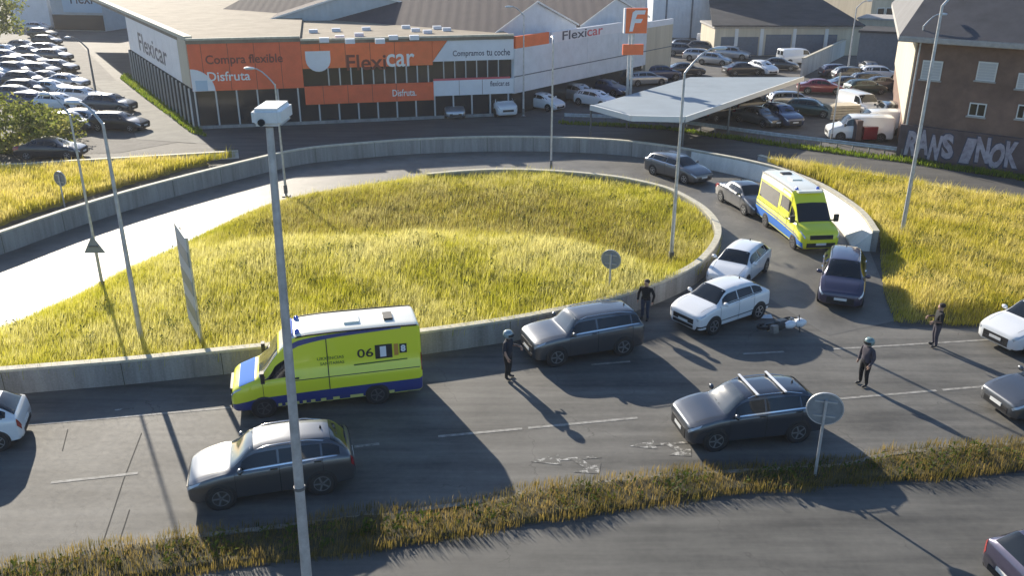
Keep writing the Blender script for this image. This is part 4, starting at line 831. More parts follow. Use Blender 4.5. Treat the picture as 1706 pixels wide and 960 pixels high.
def make_car(kind, pm, lod=0, glassm=None, rails=False, clad=None, dark_rim=False, seam=True, plate=True):
    L, W, Hh, nose, hood, cowl, wst, re, gb, tail, gc, R, xf, xr = SPEC[kind]; hw = W / 2
    B = Body(car_st(L, W, Hh, nose, hood, cowl, wst, re, gb, tail, gc), L); root = empty('car'); gl = M['glass']
    B.mesh(6 if not lod else 3, (1, 1, 2, 2, 1, 3, 1, 2) if not lod else (1, 1, 1, 1, 1, 1, 1, 1)).build('body', pm, root, 38)
    q = 1 if lod else 0; nu, nv = (5, 5) if not q else (2, 1)
    B.patch([(4.10, 6.10), (4.94, 6.22), (4.94, 8), (4.10, 8)], 0, .006, nu, nv).build('windscreen', glassm or gl, root, 60)
    B.patch([(7.10, 6.2), (7.86, 6.12), (7.86, 8), (7.10, 8)], 0, .006, nu, nv).build('rear_window', gl, root, 60)
    for sd in (1, -1):
        for u0, u1 in ((4.42, 5.58), (5.64, 6.72), (6.78, 7.42)):
            B.patch([(u0, 5.12), (u1, 5.12), (u1, 5.84), (max(u0, 4.55), 5.84)], sd, .006, nu, 2).build('side_window', gl, root, 60)
        B.patch([(.7, 3.75), (2.35, 4.15), (2.5, 4.85), (.5, 4.75)], sd, .012, 5, 3).build('headlight', M['head'], root, 60)
        B.patch([(8.25, 3.5), (9.75, 3.3), (9.8, 4.7), (8.2, 5.0)], sd, .010, 4, 3).build('tail_light', M['tail'], root, 60)
        if not lod:
            for u0, u1 in ((4.25, 5.60), (5.635, 6.75)):
                d = B.patch([(u0, 1.9), (u1, 1.9), (u1, 4.96), (u0, 4.96)], sd, .005, 6, 6).build('door', pm, root, 60)
                p = B.P(u1 - .12, 4.25, sd); mb = MB(); mb.box((p.x, p.y + sd * .012, p.z), (.20, .035, .035)); mb.build('handle', pm if not rails else M['chrome'], d)
            for us_ in (4.24, 5.61, 6.755): B.patch([(us_, 2.0), (us_ + .018, 2.0), (us_ + .018, 4.97), (us_, 4.97)], sd, .0075, 1, 6).build('door_seam', M['black'], root)
            B.patch([(2.25, 6.35), (3.9, 6.15), (3.9, 6.22), (2.25, 6.42)], sd, .006, 8, 1).build('bonnet_seam', M['black'], root)
            B.patch([(1.0, 1.02), (9.2, 1.02), (9.2, 1.75), (1.0, 1.75)], sd, .008, 20, 1).build('lower_sill', M['black'], root, 60)
            if clad: B.patch([(.6, 1.05), (9.4, 1.05), (9.4, 2.55), (.6, 2.55)], sd, .010, 24, 2).build('sill_trim', clad, root, 60)
            B.patch([(4.5, 5.0), (7.3, 5.0), (7.3, 5.08), (4.5, 5.08)], sd, .012, 12, 1).build('window_trim', M['chrome'] if rails else M['black'], root)
            if rails:
                pts = [B.P(u, 6.15, sd) + Vector((0, 0, .05)) for u in (5.05, 5.3, 5.8, 6.4, 6.85)]; pts[0].z -= .06; pts[-1].z -= .06; mb = MB(); mb.tube(pts, .016, 6); mb.build('roof_rail', M['chrome'], root, 60)
        p = B.P(4.5, 5.0, sd); mb = MB()
        m = Matrix.Translation((p.x + .02, p.y + sd * .13, p.z + .09)) @ Matrix.Diagonal((.075, .125, .078, 1)); mb.lathe([(.35, -1), (.8, -.7), (1, 0), (.8, .7), (.3, 1)], 10, m); mb.box((p.x + .02, p.y + sd * .03, p.z + .04), (.05, .12, .04)); mb.build('mirror', pm, root, 60)
    zc = (nose - .22 + gc + .10) / 2; gw = .62 * hw
    mb = MB(); mb.box((L / 2 + .0, 0, nose - .30), (.03, gw * 1.9, .13 if nose < .8 else .2)); mb.build('grille', M['black'], root)
    mb = MB(); mb.box((L / 2 + .0, 0, gc + .17), (.03, gw * 1.9, .12)); mb.build('lower_grille', M['black'], root)
    mb = MB(); mb.box((L / 2 + .012, 0, gc + .30), (.03, .50, .11)); mb.build('number_plate', M['plate'], root)
    mb = MB(); mb.box((-L / 2 - .006, 0, tail - .42), (.03, .50, .11)); mb.build('number_plate', M['plate'], root)
    mb = MB(); mb.box((-L / 2 + .0, 0, gc + .22), (.03, 1.45 * hw * .8, .14)); mb.build('bumper', M['black'], root)
    if not lod:
        for y in (-.32, .32):
            mb = MB(); p = B.P(4.12, 7.4, 1); mb.box((p.x - .06, y, p.z + .03), (.03, .5, .015), .1 if y > 0 else -.1); mb.build('wiper', M['black'], root)
        p = B.P(6.8, 8, 1); mb = MB(); mb.lathe([(.035, 0), (.02, .05), (.005, .09)], 8, Matrix.Translation((p.x, 0, p.z))); mb.build('aerial', M['black'], root)
    add_wheels(root, R, (L / 2 - xf, L / 2 - xr), hw, dark_rim)
    root['sp'] = kind; return root, B
def at_wheels(root, fpx, rpx, side, xf, xr, L, hw):
    A, Bp = G(*fpx), G(*rpx); hd = math.atan2(A.y - Bp.y, A.x - Bp.x); mid = (A + Bp) / 2; xm = L / 2 - (xf + xr) / 2; c, s = math.cos(hd), math.sin(hd); y = side * (hw - .02)
    root.location = (mid.x - (xm * c - y * s), mid.y - (xm * s + y * c), .012); root.rotation_euler = (0, 0, hd)
def road_car(kind, pm, fpx, rpx, side, label, cat='car', **kw):
    root, B = make_car(kind, pm, **kw); sp = SPEC[kind]; at_wheels(root, fpx, rpx, side, sp[12], sp[13], sp[0], sp[1] / 2); del root['sp']; tag(root, label, cat); return root, B

suv, _ = road_car('suv', P['grey'], (370, 850), (540, 824), 1, 'dark grey estate SUV with a glaring bonnet in the near lane behind the lamp post', 'car', rails=True, glassm=M['glass_pale'])
road_car('hatch', P['white'], (-170, 779), (4, 752), 1, 'white hatchback cut off by the left edge of the road', 'car')
road_car('boxy', P['grey'], (922, 612), (1044, 592), 1, 'dark SUV with a bright windscreen stopped beside the loop wall', 'car', rails=True, glassm=M['glass_pale'])
audi, aB = road_car('suv', P['slate'], (1186, 753), (1332, 737), 1, 'slate grey SUV with two white roof bars behind the round sign', 'car', rails=True, glassm=M['glass_pale'])
for u in (5.35, 6.25):
    p = aB.P(u, 6.1, 1); mb = MB(); mb.box((p.x, 0, p.z + .11), (.07, p.y * 2 + .16, .035)); bar = mb.build('roof_bar', M['panel_white'], audi)
    for sd in (1, -1):
        mb = MB(); mb.box((p.x, sd * p.y, p.z + .055), (.10, .07, .08)); mb.build('bar_foot', M['black'], bar)
road_car('crossover', P['white'], (1184, 559), (1266, 531), 1, 'white crossover with black trim in front of the fallen motorcycle', 'car', clad=M['black'], rails=False)
road_car('hatch', P['white'], (1242, 484), (1277, 452), 1, 'small white hatchback tucked behind the white crossover at the bend', 'car')
root, _ = make_car('mpv', P['purple'], rails=True); del root['sp']; tag(root, 'dark violet people carrier with roof rails facing the camera on the ramp', 'car')
a_, b_ = G(1397, 517), G(1404, 446); hd = math.atan2(a_.y - b_.y, a_.x - b_.x); root.location = (a_.x - 2.2 * math.cos(hd), a_.y - 2.2 * math.sin(hd), .012); root.rotation_euler = (0, 0, hd)
road_car('sedan', P['grey'], (1236, 357), (1202, 337), -1, 'grey saloon on the ramp behind the far ambulance', 'car')
road_car('estate', P['grey'], (1137, 306), (1089, 292), -1, 'grey estate car last in the queue on the ramp bend', 'car', rails=True)
road_car('suv', P['white'], (1704, 596), (1812, 572), 1, 'white SUV with twin black grilles cut off by the right edge', 'car')
road_car('sedan', P['grey'], (1716, 710), (1862, 694), 1, 'grey saloon nose entering at the right edge below the white SUV', 'car')
rt, _ = road_car('hatch', P['purple'], (1925, 1008), (1745, 1030), -1, 'dark violet car at the bottom right corner of the lower road', 'car')

# ambulances
def make_ambulance(kind):
    L, W, Hh, gc, R, xf, xr = 6.15, 2.02, 2.74, .24, .345, .98, 4.62; h = W / 2; cowl, wst = .86, 1.62
    st = [[0, gc + .10, .74, .78, .76 * h, .62 * h], [.06, gc + .04, .95, 1.0, .88 * h, .74 * h], [.20, gc, 1.07, 1.12, .96 * h, .80 * h], [.52, gc, 1.18, 1.25, h, .83 * h], [cowl, gc, 1.28, 1.36, h, .85 * h],
          [wst, gc, 1.30, 2.24, h, .80 * h], [wst + .62, gc, 1.30, Hh - .05, h, .80 * h], [3.4, gc, 1.30, Hh, h, .82 * h], [L - .14, gc, 1.30, Hh - .03, h, .82 * h], [L - .04, gc + .05, 1.30, Hh - .10, .985 * h, .80 * h], [L, gc + .10, 1.30, Hh - .20, .96 * h, .77 * h]]
    B = Body(st, L); root = empty('ambulance'); Y = M['amb_yellow']; near = kind == 'near'
    B.mesh(6).build('body', Y, root, 38)
    B.patch([(4.10, 6.06), (4.92, 6.10), (4.92, 8), (4.10, 8)], 0, .008, 6, 6).build('windscreen', M['glass_pale'] if near else M['glass'], root, 60)
    B.patch([(5.02 if near else 5.9, 6.3), (9.6, 6.3), (9.6, 8), (5.02 if near else 5.9, 8)], 0, .008, 22, 6).build('white_roof', M['amb_white'], root, 60)
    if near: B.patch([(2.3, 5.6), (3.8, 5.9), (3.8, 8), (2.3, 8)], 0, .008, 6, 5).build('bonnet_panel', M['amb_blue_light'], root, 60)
    for sd in (1, -1):
        B.patch([(4.30, 5.03), (5.42, 5.03), (5.42, 5.62), (4.78, 5.62)], sd, .008, 6, 3).build('cab_window', M['glass'], root, 60)
        for us_ in (4.24, 5.50, 5.60, 6.79): B.patch([(us_, 2.3), (us_ + .022, 2.3), (us_ + .022, 5.0 if us_ < 5.4 else 5.93), (us_, 5.0 if us_ < 5.4 else 5.93)], sd, .009, 1, 8).build('door_seam', M['seam'], root)
        B.patch([(5.6, 3.9), (8.4, 3.9), (8.4, 3.97), (5.6, 3.97)], sd, .009, 8, 1).build('side_rail', M['seam'], root)
        d = B.patch([(4.24, 2.7), (5.50, 2.7), (5.50, 5.0), (4.24, 5.0)], sd, .005, 6, 5).build('cab_door', Y, root, 60)
        p = B.P(5.36, 4.5, sd); mb = MB(); mb.box((p.x, p.y + sd * .015, p.z), (.2, .04, .05)); mb.build('handle', M['black'], d)
        d = B.patch([(5.62, 2.7), (6.78, 2.7), (6.78, 5.92), (5.62, 5.92)], sd, .005, 6, 6).build('side_door', Y, root, 60)
        p = B.P(5.75, 4.5, sd); mb = MB(); mb.box((p.x, p.y + sd * .015, p.z), (.2, .04, .05)); mb.build('handle', M['black'], d)
        if near:
            B.patch([(.5, 1.6), (9.7, 1.6), (9.7, 3.05), (.5, 2.7)], sd, .010, 40, 3).build('blue_band', M['amb_blue'], root, 60)
            for k in range(20):
                u0 = 4.75 + k * .15; va, vb = (1.72, 2.02) if k % 2 else (2.04, 2.26); B.patch([(u0, va), (u0 + .14, va), (u0 + .14, vb), (u0, vb)], sd, .016, 1, 1).build('check_mark', M['amb_check'], root)
            B.patch([(5.54, 5.74), (7.7, 5.96), (7.7, 6.02), (5.58, 5.90)], sd, .011, 10, 1).build('blue_stripe', M['amb_blue'], root)
        else:
            B.patch([(1.2, 1.5), (9.7, 1.5), (9.7, 3.25), (1.2, 2.75)], sd, .010, 40, 4).build('blue_band', M['amb_blue_light'], root, 60)
            B.patch([(3.2, 1.5), (9.6, 1.5), (9.6, 2.1), (3.2, 2.0)], sd, .014, 30, 2).build('white_band', M['amb_white'], root, 60)
            B.patch([(2.6, 2.95), (9.7, 3.4), (9.7, 3.6), (2.6, 3.1)], sd, .014, 30, 1).build('dark_stripe', M['amb_blue'], root, 60)
            for u0, u1 in ((5.62, 6.82), (7.0, 7.9)): B.patch([(u0, 5.06), (u1, 5.06), (u1, 5.66), (u0, 5.66)], sd, .008, 6, 3).build('side_window', M['glass'], root, 60)
            B.patch([(5.9, 5.75), (9.6, 5.75), (9.6, 6.3), (5.9, 6.3)], sd, .009, 20, 2).build('white_panel', M['amb_white'], root, 60)
        B.patch([(.6, 3.9), (2.4, 4.15), (2.6, 4.8), (.5, 4.75)], sd, .014, 5, 3).build('headlight', M['head'], root, 60)
        B.patch([(9.1, 3.6), (9.9, 3.6), (9.9, 5.3), (9.1, 5.3)], sd, .014, 3, 3).build('tail_light', M['tail'], root, 60)
        p = B.P(4.35, 5.0, sd); mb = MB(); mb.box((p.x + .05, p.y + sd * .20, p.z + .22), (.12, .22, .36)); mb.box((p.x, p.y + sd * .06, p.z + .10), (.05, .2, .05)); mb.build('mirror', M['black'], root)
        mb = MB(); pts = [B.P(u, 6.05, sd) + Vector((0, sd * .01, .02)) for u in (5.9, 6.3, 7, 7.6, 8.2)]; mb.tube(pts, .03, 6); mb.build('roof_gutter', M['black'], root, 60)
        p = B.P(5.98, 7, sd); mb = MB(); mb.lathe([(.09, 0), (.085, .09), (.05, .14), (.01, .15)], 12, Matrix.Translation((p.x, sd * .55, p.z - .01))); mb.build('beacon', M['beacon'], root, 50)
        for z0, z1 in ((1.35, 2.05),):
            mb = MB(); mb.box((-L / 2 - .004, sd * .42, (z0 + z1) / 2), (.02, .66, z1 - z0)); mb.build('rear_window', M['glass'], root)
    mb = MB(); mb.box((L / 2 - .02, 0, .86), (.10, 1.15, .20)); mb.build('grille', M['black'], root)
    mb = MB(); mb.box((L / 2 - .02, 0, .46), (.10, 1.45, .22)); mb.build('bumper', M['black'], root)
    mb = MB(); mb.box((L / 2 + .035, 0, .52), (.02, .52, .11)); mb.build('number_plate', M['plate'], root)
    p = B.P(5.55, 8, 1); mb = MB(); mb.box((p.x, 0, p.z + .10), (.28, 1.25, .10)); mb.build('light_bar', M['beacon'] if near else M['amb_white'], root)
    for x_, w_ in ((-.9, .5), (-2.1, .3)):
        mb = MB(); mb.box((x_, .1, Hh + .02), (w_, .55, .07)); mb.build('roof_vent', M['amb_white'] if w_ > .4 else M['black'], root)
    add_wheels(root, R, (L / 2 - xf, L / 2 - xr), h, True)
    return root, B, (xf, xr, L, h)
a1, B1, dm = make_ambulance('near'); at_wheels(a1, (434, 697), (638, 672), 1, *dm)
tag(a1, 'yellow ambulance with white roof and blue lower band on the near road', 'ambulance')
a2, B2, dm = make_ambulance('far'); at_wheels(a2, (1318, 413), (1275, 378), -1, *dm)
tag(a2, 'yellow and blue striped ambulance with side windows coming down the ramp', 'ambulance')
# lettering on the near ambulance side (local frame of its left side)
class SideFr:
    def pt(s, a, z, o=0.0):
        u = 7.0
        lo, hi = 0.0, 10.0
        for _ in range(30):
            u = (lo + hi) / 2
            if B1.P(u, 5.5, 1).x > a: lo = u
            else: hi = u
        f = B1.f(u); belt, top, w, wt = f[2], f[3], f[4], f[5]; t = min(max((z - belt) / (top - .07 - belt), 0), 1)
        return Vector((a, .93 * w + (wt - .93 * w) * t + .014 + o, z))
sf = SideFr()
text_fit('06', sf, -.98, -1.50, 1.72, 2.02, 0, M['black'], a1, (0, 0, 0))
for a0_, a1_, z0_, z1_, m_ in ((-1.56, -2.12, 1.62, 2.10, 'black'), (-2.18, -2.32, 1.68, 2.08, 'badge_orange'), (-2.36, -2.60, 1.74, 2.06, 'black')):
    mb = MB(); mb.add([sf.pt(a0_, z0_), sf.pt(a1_, z0_), sf.pt(a1_, z1_), sf.pt(a0_, z1_)], [(0, 1, 2, 3)]); mb.build('badge', M[m_], a1)
text_fit('1', sf, -1.72, -1.92, 1.68, 2.04, .004, M['panel_white'], a1, (0, 0, 0)); text_fit('8', sf, -2.40, -2.56, 1.78, 2.02, .004, M['panel_white'], a1, (0, 0, 0))
text_fit('URXENCIAS', sf, .30, -.55, 1.78, 1.88, 0, M['dark_green'], a1, (0, 0, 0)); text_fit('SANITARIAS', sf, .22, -.55, 1.60, 1.70, 0, M['dark_green'], a1, (0, 0, 0))
mb = MB(); mb.add([sf.pt(-.85, 1.47), sf.pt(-2.6, 1.50), sf.pt(-2.6, 1.54), sf.pt(-.85, 1.52)], [(0, 1, 2, 3)]); mb.build('side_stripe', M['dark_green'], a1)

# parked cars ------------------------------------------------------------
PROTO = {}
def make_van_small(pm):
    L, W, Hh, gc, R = 4.75, 1.90, 1.92, .18, .33; h = W / 2
    st = [[0, gc + .1, .70, .74, .74 * h, .6 * h], [.05, gc + .04, .86, .90, .86 * h, .72 * h], [.2, gc, .96, 1.0, .96 * h, .78 * h], [.5, gc, 1.04, 1.1, h, .8 * h], [.85, gc, 1.12, 1.18, h, .82 * h], [1.62, gc, 1.14, Hh - .06, h, .80 * h], [3.0, gc, 1.15, Hh, h, .81 * h], [L - .12, gc, 1.15, Hh - .03, h, .81 * h], [L - .03, gc + .05, 1.14, Hh - .10, .98 * h, .79 * h], [L, gc + .1, 1.12, Hh - .2, .95 * h, .76 * h]]
    B = Body(st, L); root = empty('van'); B.mesh(3, (1,) * 8).build('body', pm, root, 38)
    B.patch([(4.10, 6.06), (4.93, 6.1), (4.93, 8), (4.10, 8)], 0, .006, 3, 2).build('windscreen', M['glass'], root, 60)
    for sd in (1, -1):
        B.patch([(4.35, 5.08), (5.35, 5.08), (5.35, 5.85), (4.7, 5.85)], sd, .006, 3, 2).build('side_window', M['glass'], root, 60); B.patch([(.7, 3.75), (2.35, 4.15), (2.5, 4.85), (.5, 4.75)], sd, .012, 3, 2).build('headlight', M['head'], root, 60)
        B.patch([(8.2, 3.6), (8.9, 3.6), (8.9, 5.1), (8.2, 5.1)], sd, .012, 2, 2).build('tail_light', M['tail'], root, 60); mb = MB(); mb.box((-L / 2 - .004, sd * .36, 1.42), (.02, .55, .5)); mb.build('rear_window', M['glass'], root)
        p = B.P(4.4, 5.0, sd); mb = MB(); mb.box((p.x, p.y + sd * .12, p.z + .12), (.1, .16, .2)); mb.build('mirror', M['black'], root)
    mb = MB(); mb.box((L / 2, 0, .58), (.03, 1.0, .18)); mb.build('grille', M['black'], root); mb = MB(); mb.box((L / 2 + .012, 0, .38), (.02, .5, .11)); mb.build('number_plate', M['plate'], root); mb = MB(); mb.box((-L / 2 - .01, 0, .62), (.02, .5, .11)); mb.build('number_plate', M['plate'], root)
    add_wheels(root, R, (L / 2 - .9, L / 2 - 3.85), h, True); return root
def proto(kind, col):
    k = (kind, col)
    if k not in PROTO:
        if kind == 'van': r = make_van_small(P[col])
        else:
            r, _ = make_car(kind, P[col], lod=1); del r['sp']
        PROTO[k] = [r, False]
    e = PROTO[k]
    if not e[1]: e[1] = True; return e[0]
    return copy_tree(e[0])
ORD = ['first', 'second', 'third', 'fourth', 'fifth', 'sixth', 'seventh', 'eighth', 'ninth', 'tenth', 'eleventh', 'twelfth', 'thirteenth', 'fourteenth']
NAMES = dict(slate='dark grey', champagne='beige', purple='violet', dark='black', blue='navy')
KN = dict(hatch='hatchback', estate='estate car', sedan='saloon', suv='SUV', crossover='crossover', mpv='people carrier', van='van')
def park(kind, col, px, py, hd, label, group, jit=0):
    r = proto(kind, col); p = G(px, py); r.location = (p.x, p.y, .012); r.rotation_euler = (0, 0, math.radians(hd)); r.name = 'parked_van' if kind == 'van' else 'parked_car'
    tag(r, label, 'van' if kind == 'van' else 'car', group)
def row(a, b, n, hd, where, group, cols, kinds, seed):
    rng = random.Random(seed); A, B_ = G(*a), G(*b)
    for i in range(n):
        p = A.lerp(B_, (i + rng.uniform(-.16, .16)) / max(n - 1, 1)); k, c = kinds[rng.randrange(len(kinds))], cols[rng.randrange(len(cols))]; r = proto(k, c)
        r.location = (p.x + rng.uniform(-.5, .5), p.y + rng.uniform(-.1, .1), .012); r.rotation_euler = (0, 0, math.radians(hd + rng.uniform(-3, 3))); r.name = 'parked_car'
        tag(r, '%s %s, %s from the near end of %s' % (NAMES.get(c, c), KN[k], ORD[i], where), 'car', group)
g1 = 'cars parked in the left lot'; K4 = ['hatch', 'estate', 'suv', 'sedan']; CW = ['white', 'silver', 'white', 'grey', 'blue', 'slate', 'silver', 'dark']
park('suv', 'slate', 186, 186, -8, 'dark grey SUV parked nose to the pale path, farther of the pair', g1)
park('estate', 'dark', 200, 216, -8, 'black estate car parked nose to the pale path, nearer of the pair', g1)
park('sedan', 'dark', 88, 262, 3, 'black saloon parked behind the low wall at the left', g1)
row((150, 204), (66, 52), 9, -8, 'the left lot\'s right row', g1, CW, K4, 31)
row((118, 212), (40, 84), 8, -8, 'the left lot\'s middle row', g1, ['grey', 'slate', 'white', 'silver', 'red'], K4, 32)
row((60, 180), (8, 92), 7, -8, 'the left lot\'s left row', g1, CW, K4, 33)
row((24, 168), (-30, 110), 4, -8, 'the left lot\'s outermost row', g1, CW, K4, 34)
g2 = 'cars parked by the showroom and the right lot'
park('hatch', 'silver', 755, 192, -80, 'silver hatchback parked before the showroom glass facing the road', g2)
park('van', 'white', 832, 188, -70, 'small white van parked at the corner of the showroom', g2)
park('hatch', 'white', 905, 181, -42, 'white hatchback parked by the white wing, nearest the lamp post', g2)
park('suv', 'silver', 963, 168, -42, 'silver SUV parked by the white wing left of the pylon', g2)
park('hatch', 'white', 992, 176, -42, 'white hatchback parked at the tip of the canopy', g2)
park('sedan', 'blue', 1010, 156, -40, 'navy saloon parked behind the silver SUV left of the pylon', g2)
park('estate', 'silver', 1075, 141, 20, 'silver estate car parked between pylon and canopy', g2)
park('suv', 'blue', 1100, 133, 20, 'navy SUV parked right of the pylon below the white wing', g2)
park('sedan', 'dark', 1140, 125, 10, 'black saloon parked behind the canopy by the lamp arm', g2)
for i, (x, y, k, c, h_) in enumerate([(1135, 92, 'suv', 'grey', 0), (1142, 82, 'hatch', 'slate', 0), (1168, 100, 'estate', 'silver', -20), (1190, 107, 'hatch', 'silver', -30), (1172, 88, 'suv', 'dark', -20), (1188, 78, 'van', 'white', -15),
                                     (1212, 80, 'estate', 'silver', 10), (1220, 98, 'suv', 'silver', -25), (1215, 88, 'hatch', 'white', 5), (1238, 78, 'hatch', 'white', 15), (1244, 86, 'sedan', 'silver', 10), (1205, 70, 'hatch', 'grey', 5)]):
    park(k, c, x, y, h_, '%s %s before the garages, %s of that crowd from the left' % (NAMES.get(c, c), KN[k], ORD[i]), g2)
park('sedan', 'dark', 1236, 124, 15, 'black saloon just behind the canopy, left of the white hatchback', g2)
park('hatch', 'white', 1270, 122, -70, 'white hatchback just behind the right end of the canopy', g2)
park('sedan', 'dark', 1296, 116, -15, 'black saloon between the white hatchback and the white box van', g2)
park('van', 'white', 1326, 106, 15, 'white van by the boundary wall before the garages', g2)
park('sedan', 'red', 1366, 155, -10, 'dark red saloon in the right lot', g2)
park('estate', 'dark', 1198, 198, 35, 'black estate car half under the canopy front, leftmost', g2)
park('suv', 'dark', 1248, 188, 30, 'black SUV under the canopy front edge', g2)
park('sedan', 'grey', 1262, 206, -60, 'grey saloon parked nose to the road beside the canopy', g2)
park('estate', 'silver', 1290, 172, 10, 'silver estate car at the right end of the canopy', g2)
park('suv', 'blue', 1300, 206, -75, 'navy SUV parked nose to the road right of the grey saloon', g2)
park('hatch', 'green', 1348, 192, -25, 'dark green hatchback below the red saloon', g2)
park('estate', 'silver', 1318, 178, 5, 'silver estate car between the canopy end and the green hatchback', g2)
park('van', 'white', 1430, 190, -78, 'white boxy van facing the road in the middle of the right lot', g2)
park('van', 'white', 1428, 232, 172, 'white van with dark red panel nearest the guardrail', g2)
park('van', 'white', 1460, 222, 172, 'white van behind the one with the dark red panel', g2)
for i, (x, y, k, c, h_) in enumerate([(1412, 150, 'sedan', 'slate', 5), (1420, 136, 'suv', 'grey', 0), (1440, 156, 'hatch', 'green', 10), (1452, 144, 'estate', 'slate', 0), (1446, 122, 'hatch', 'silver', 80), (1462, 134, 'suv', 'white', 0), (1470, 150, 'sedan', 'grey', -5), (1478, 200, 'suv', 'dark', 80), (1395, 128, 'hatch', 'purple', 5)]):
    park(k, c, x, y, h_, '%s %s in the lot beside the brown building, %s of that group' % (NAMES.get(c, c), KN[k], ORD[i]), g2)
p = G(1436, 236); rb = empty('red_machine', p); tag(rb, 'dark red boxed machine standing before the white van by the guardrail', 'machine')
mb = MB(); mb.box((.35, -.1, .75), (1.1, .7, .95), .1); mb.build('cabinet', P['red'], rb); mb = MB(); mb.box((-.55, -.1, .95), (.45, .7, 1.5), .1); mb.build('frame', M['brick_low'], rb); mb = MB(); mb.box((.1, -.1, .09), (1.9, .9, .12), .1); mb.build('base', M['black'], rb)
p = G(1400, 196); pc = empty('pallet_stack', p); tag(pc, 'pale stack of boards behind the guardrail in the right lot', 'boards')
for k in range(5):
    mb = MB(); mb.box((0, 0, .12 + k * .24), (2.6, 1.6, .2), .1 + .02 * k); mb.build('board', M['cream'], pc)

# ------------------------------------------------------------------ lamp posts and signs
def HT(bx, by, yt):
    p = G(bx, by); lo, hi = 0, 14.3
    for _ in range(50):
        m = (lo + hi) / 2; y = 480 + F * (-p.y * math.sin(TH) - (m - H) * math.cos(TH)) / (p.y * math.cos(TH) - (m - H) * math.sin(TH))
        if y > yt: lo = m
        else: hi = m
    return lo
def lamp_post(bx, by, yt, label, arm=(1, 0), alen=1.2, r0=.085, r1=.045, style='arm', name='lamp_post', m=None):
    p = G(bx, by); h = HT(bx, by, yt); root = empty(name, p); tag(root, label, 'lamp post', 'lamp posts'); m = m or M['steel']; mb = MB()
    mb.tube([(0, 0, 0), (0, 0, h * .5), (0, 0, h)], [r0, (r0 + r1) / 2, r1], 10); mb.build('pole', m, root, 50)
    mb = MB(); mb.box((0, 0, .03), (.42, .42, .06)); mb.box((0, 0, .45), (r0 * 2.3, r0 * 2.3, .5)); mb.build('base_plate', M['steel_dark'], root)
    if style == 'arm':
        d = Vector((arm[0], arm[1], 0)).normalized(); pts = [Vector((0, 0, h - .05)) + d * (alen * t) + Vector((0, 0, alen * .75 * math.sin(t * math.pi / 2))) for t in (0, .15, .35, .6, .85, 1)]
        mb = MB(); mb.tube(pts, [r1, r1, r1 * .9, r1 * .85, r1 * .8, r1 * .8], 8); mb.build('arm', m, root, 50); e = pts[-1]
        mb = MB(); q = d.to_track_quat('X', 'Z').to_matrix().to_4x4(); T = Matrix.Translation(e + d * .28) @ q
        mb.lathe([(.02, -.06), (.10, -.05), (.13, 0), (.10, .06), (.03, .09)], 10, T @ Matrix.Diagonal((2.9, 1.05, 1, 1))); hd_ = mb.build('lamp_head', M['lamp_white'], root, 50)
        mb = MB(); mb.box((.04, 0, -.062), (.42, .16, .02), 0, T); mb.build('lens', M['lens'], hd_)
    return root
lamp_post(240, 592, 205, 'grey lamp post rising from the loop wall between ramp and near ambulance', (-1, .4), .9, .10, .05)
lamp_post(174, 493, 190, 'thin lamp post with a triangular sign beside the bright ramp', (-1, .5), 1.0, .07, .04)
lamp_post(477, 327, 140, 'thin lamp post right behind the near lamp post, at the ramp edge', (-1, .2), 1.2, .08, .045)
lamp_post(918, 284, 72, 'straight lamp post standing at the far grass edge before the white wing', (0, 1), .5, .075, .05)
lamp_post(1117, 443, 120, 'lamp post with a curved arm standing in the grass near the loop bend', (1, .3), 1.35, .095, .05)
lamp_post(1500, 403, 8, 'tall grey lamp post in the right grass slope before the brown building', (1, .2), 1.2, .11, .06)
lamp_post(1501, 264, 42, 'thin lamp post at the verge before the brown building corner', (1, .2), 1.0, .08, .05)
lamp_post(872, 194, 25, 'thin lamp post before the joint of showroom and white wing', (-1, -.2), 1.0, .09, .05)
lamp_post(1384, 238, 120, 'thin post behind the guardrail in front of the red saloon', style='plain', r0=.06, r1=.05)
lamp_post(1411, 126, 12, 'thin lamp post beside the boundary wall before the garages', (1, 0), 1.0, .10, .06)
lamp_post(162, 168, 80, 'dark lamp post among the cars of the left lot', (-1, 0), 1.4, .12, .07, m=M['steel_dark'])
# near lamp post: tall tapered pole, leaning slightly, with a boxy white head
pb_ = Vector((-3.72, 12.4, 0)); zt = 11.85; tp = G(449, 212, zt)
near = empty('lamp_post', pb_); tag(near, 'tall tapered steel lamp post with a boxy white head close to the camera', 'lamp post', 'lamp posts')
p510 = ray(511, 960); k_ = 12.4 / p510.y; xb = p510.x * k_; zb_ = H + p510.z * k_
d_ = Vector((0, 0, 1)); t0 = Vector((xb, 12.4, zb_)); t1 = Vector((tp.x * 12.4 / tp.y, 12.4, H + (zt - H) * 12.4 / tp.y)); sl = (t1.x - t0.x) / (t1.z - t0.z); base = Vector((t0.x - sl * t0.z, 12.4, 0)); near.location = base; top = t1 - base
mb = MB(); N_ = 9; mb.tube([top * (i / N_) for i in range(N_ + 1)], [.115 - .06 * i / N_ for i in range(N_ + 1)], 12); mb.build('pole', M['steel'], near, 40)
mb = MB(); mb.box((0, 0, .04), (.5, .5, .08)); mb.build('base_plate', M['steel_dark'], near)
mb = MB(); mb.tube([top * (4.3 / 9), top * (4.34 / 9)], [.10, .10], 12); mb.build('collar', M['steel_dark'], near, 40)
bm = bmesh.new(); bmesh.ops.create_cube(bm, size=1); bmesh.ops.scale(bm, vec=(.42, .75, .25), verts=bm.verts); bmesh.ops.bevel(bm, geom=bm.edges[:], offset=.05, segments=3, affect='EDGES')
me = bpy.data.meshes.new('lamp_head'); bm.to_mesh(me); bm.free(); me.materials.append(M['lamp_white']); hd_ = link('lamp_head', me, near); hd_.location = top + Vector((.01, .18, .17))
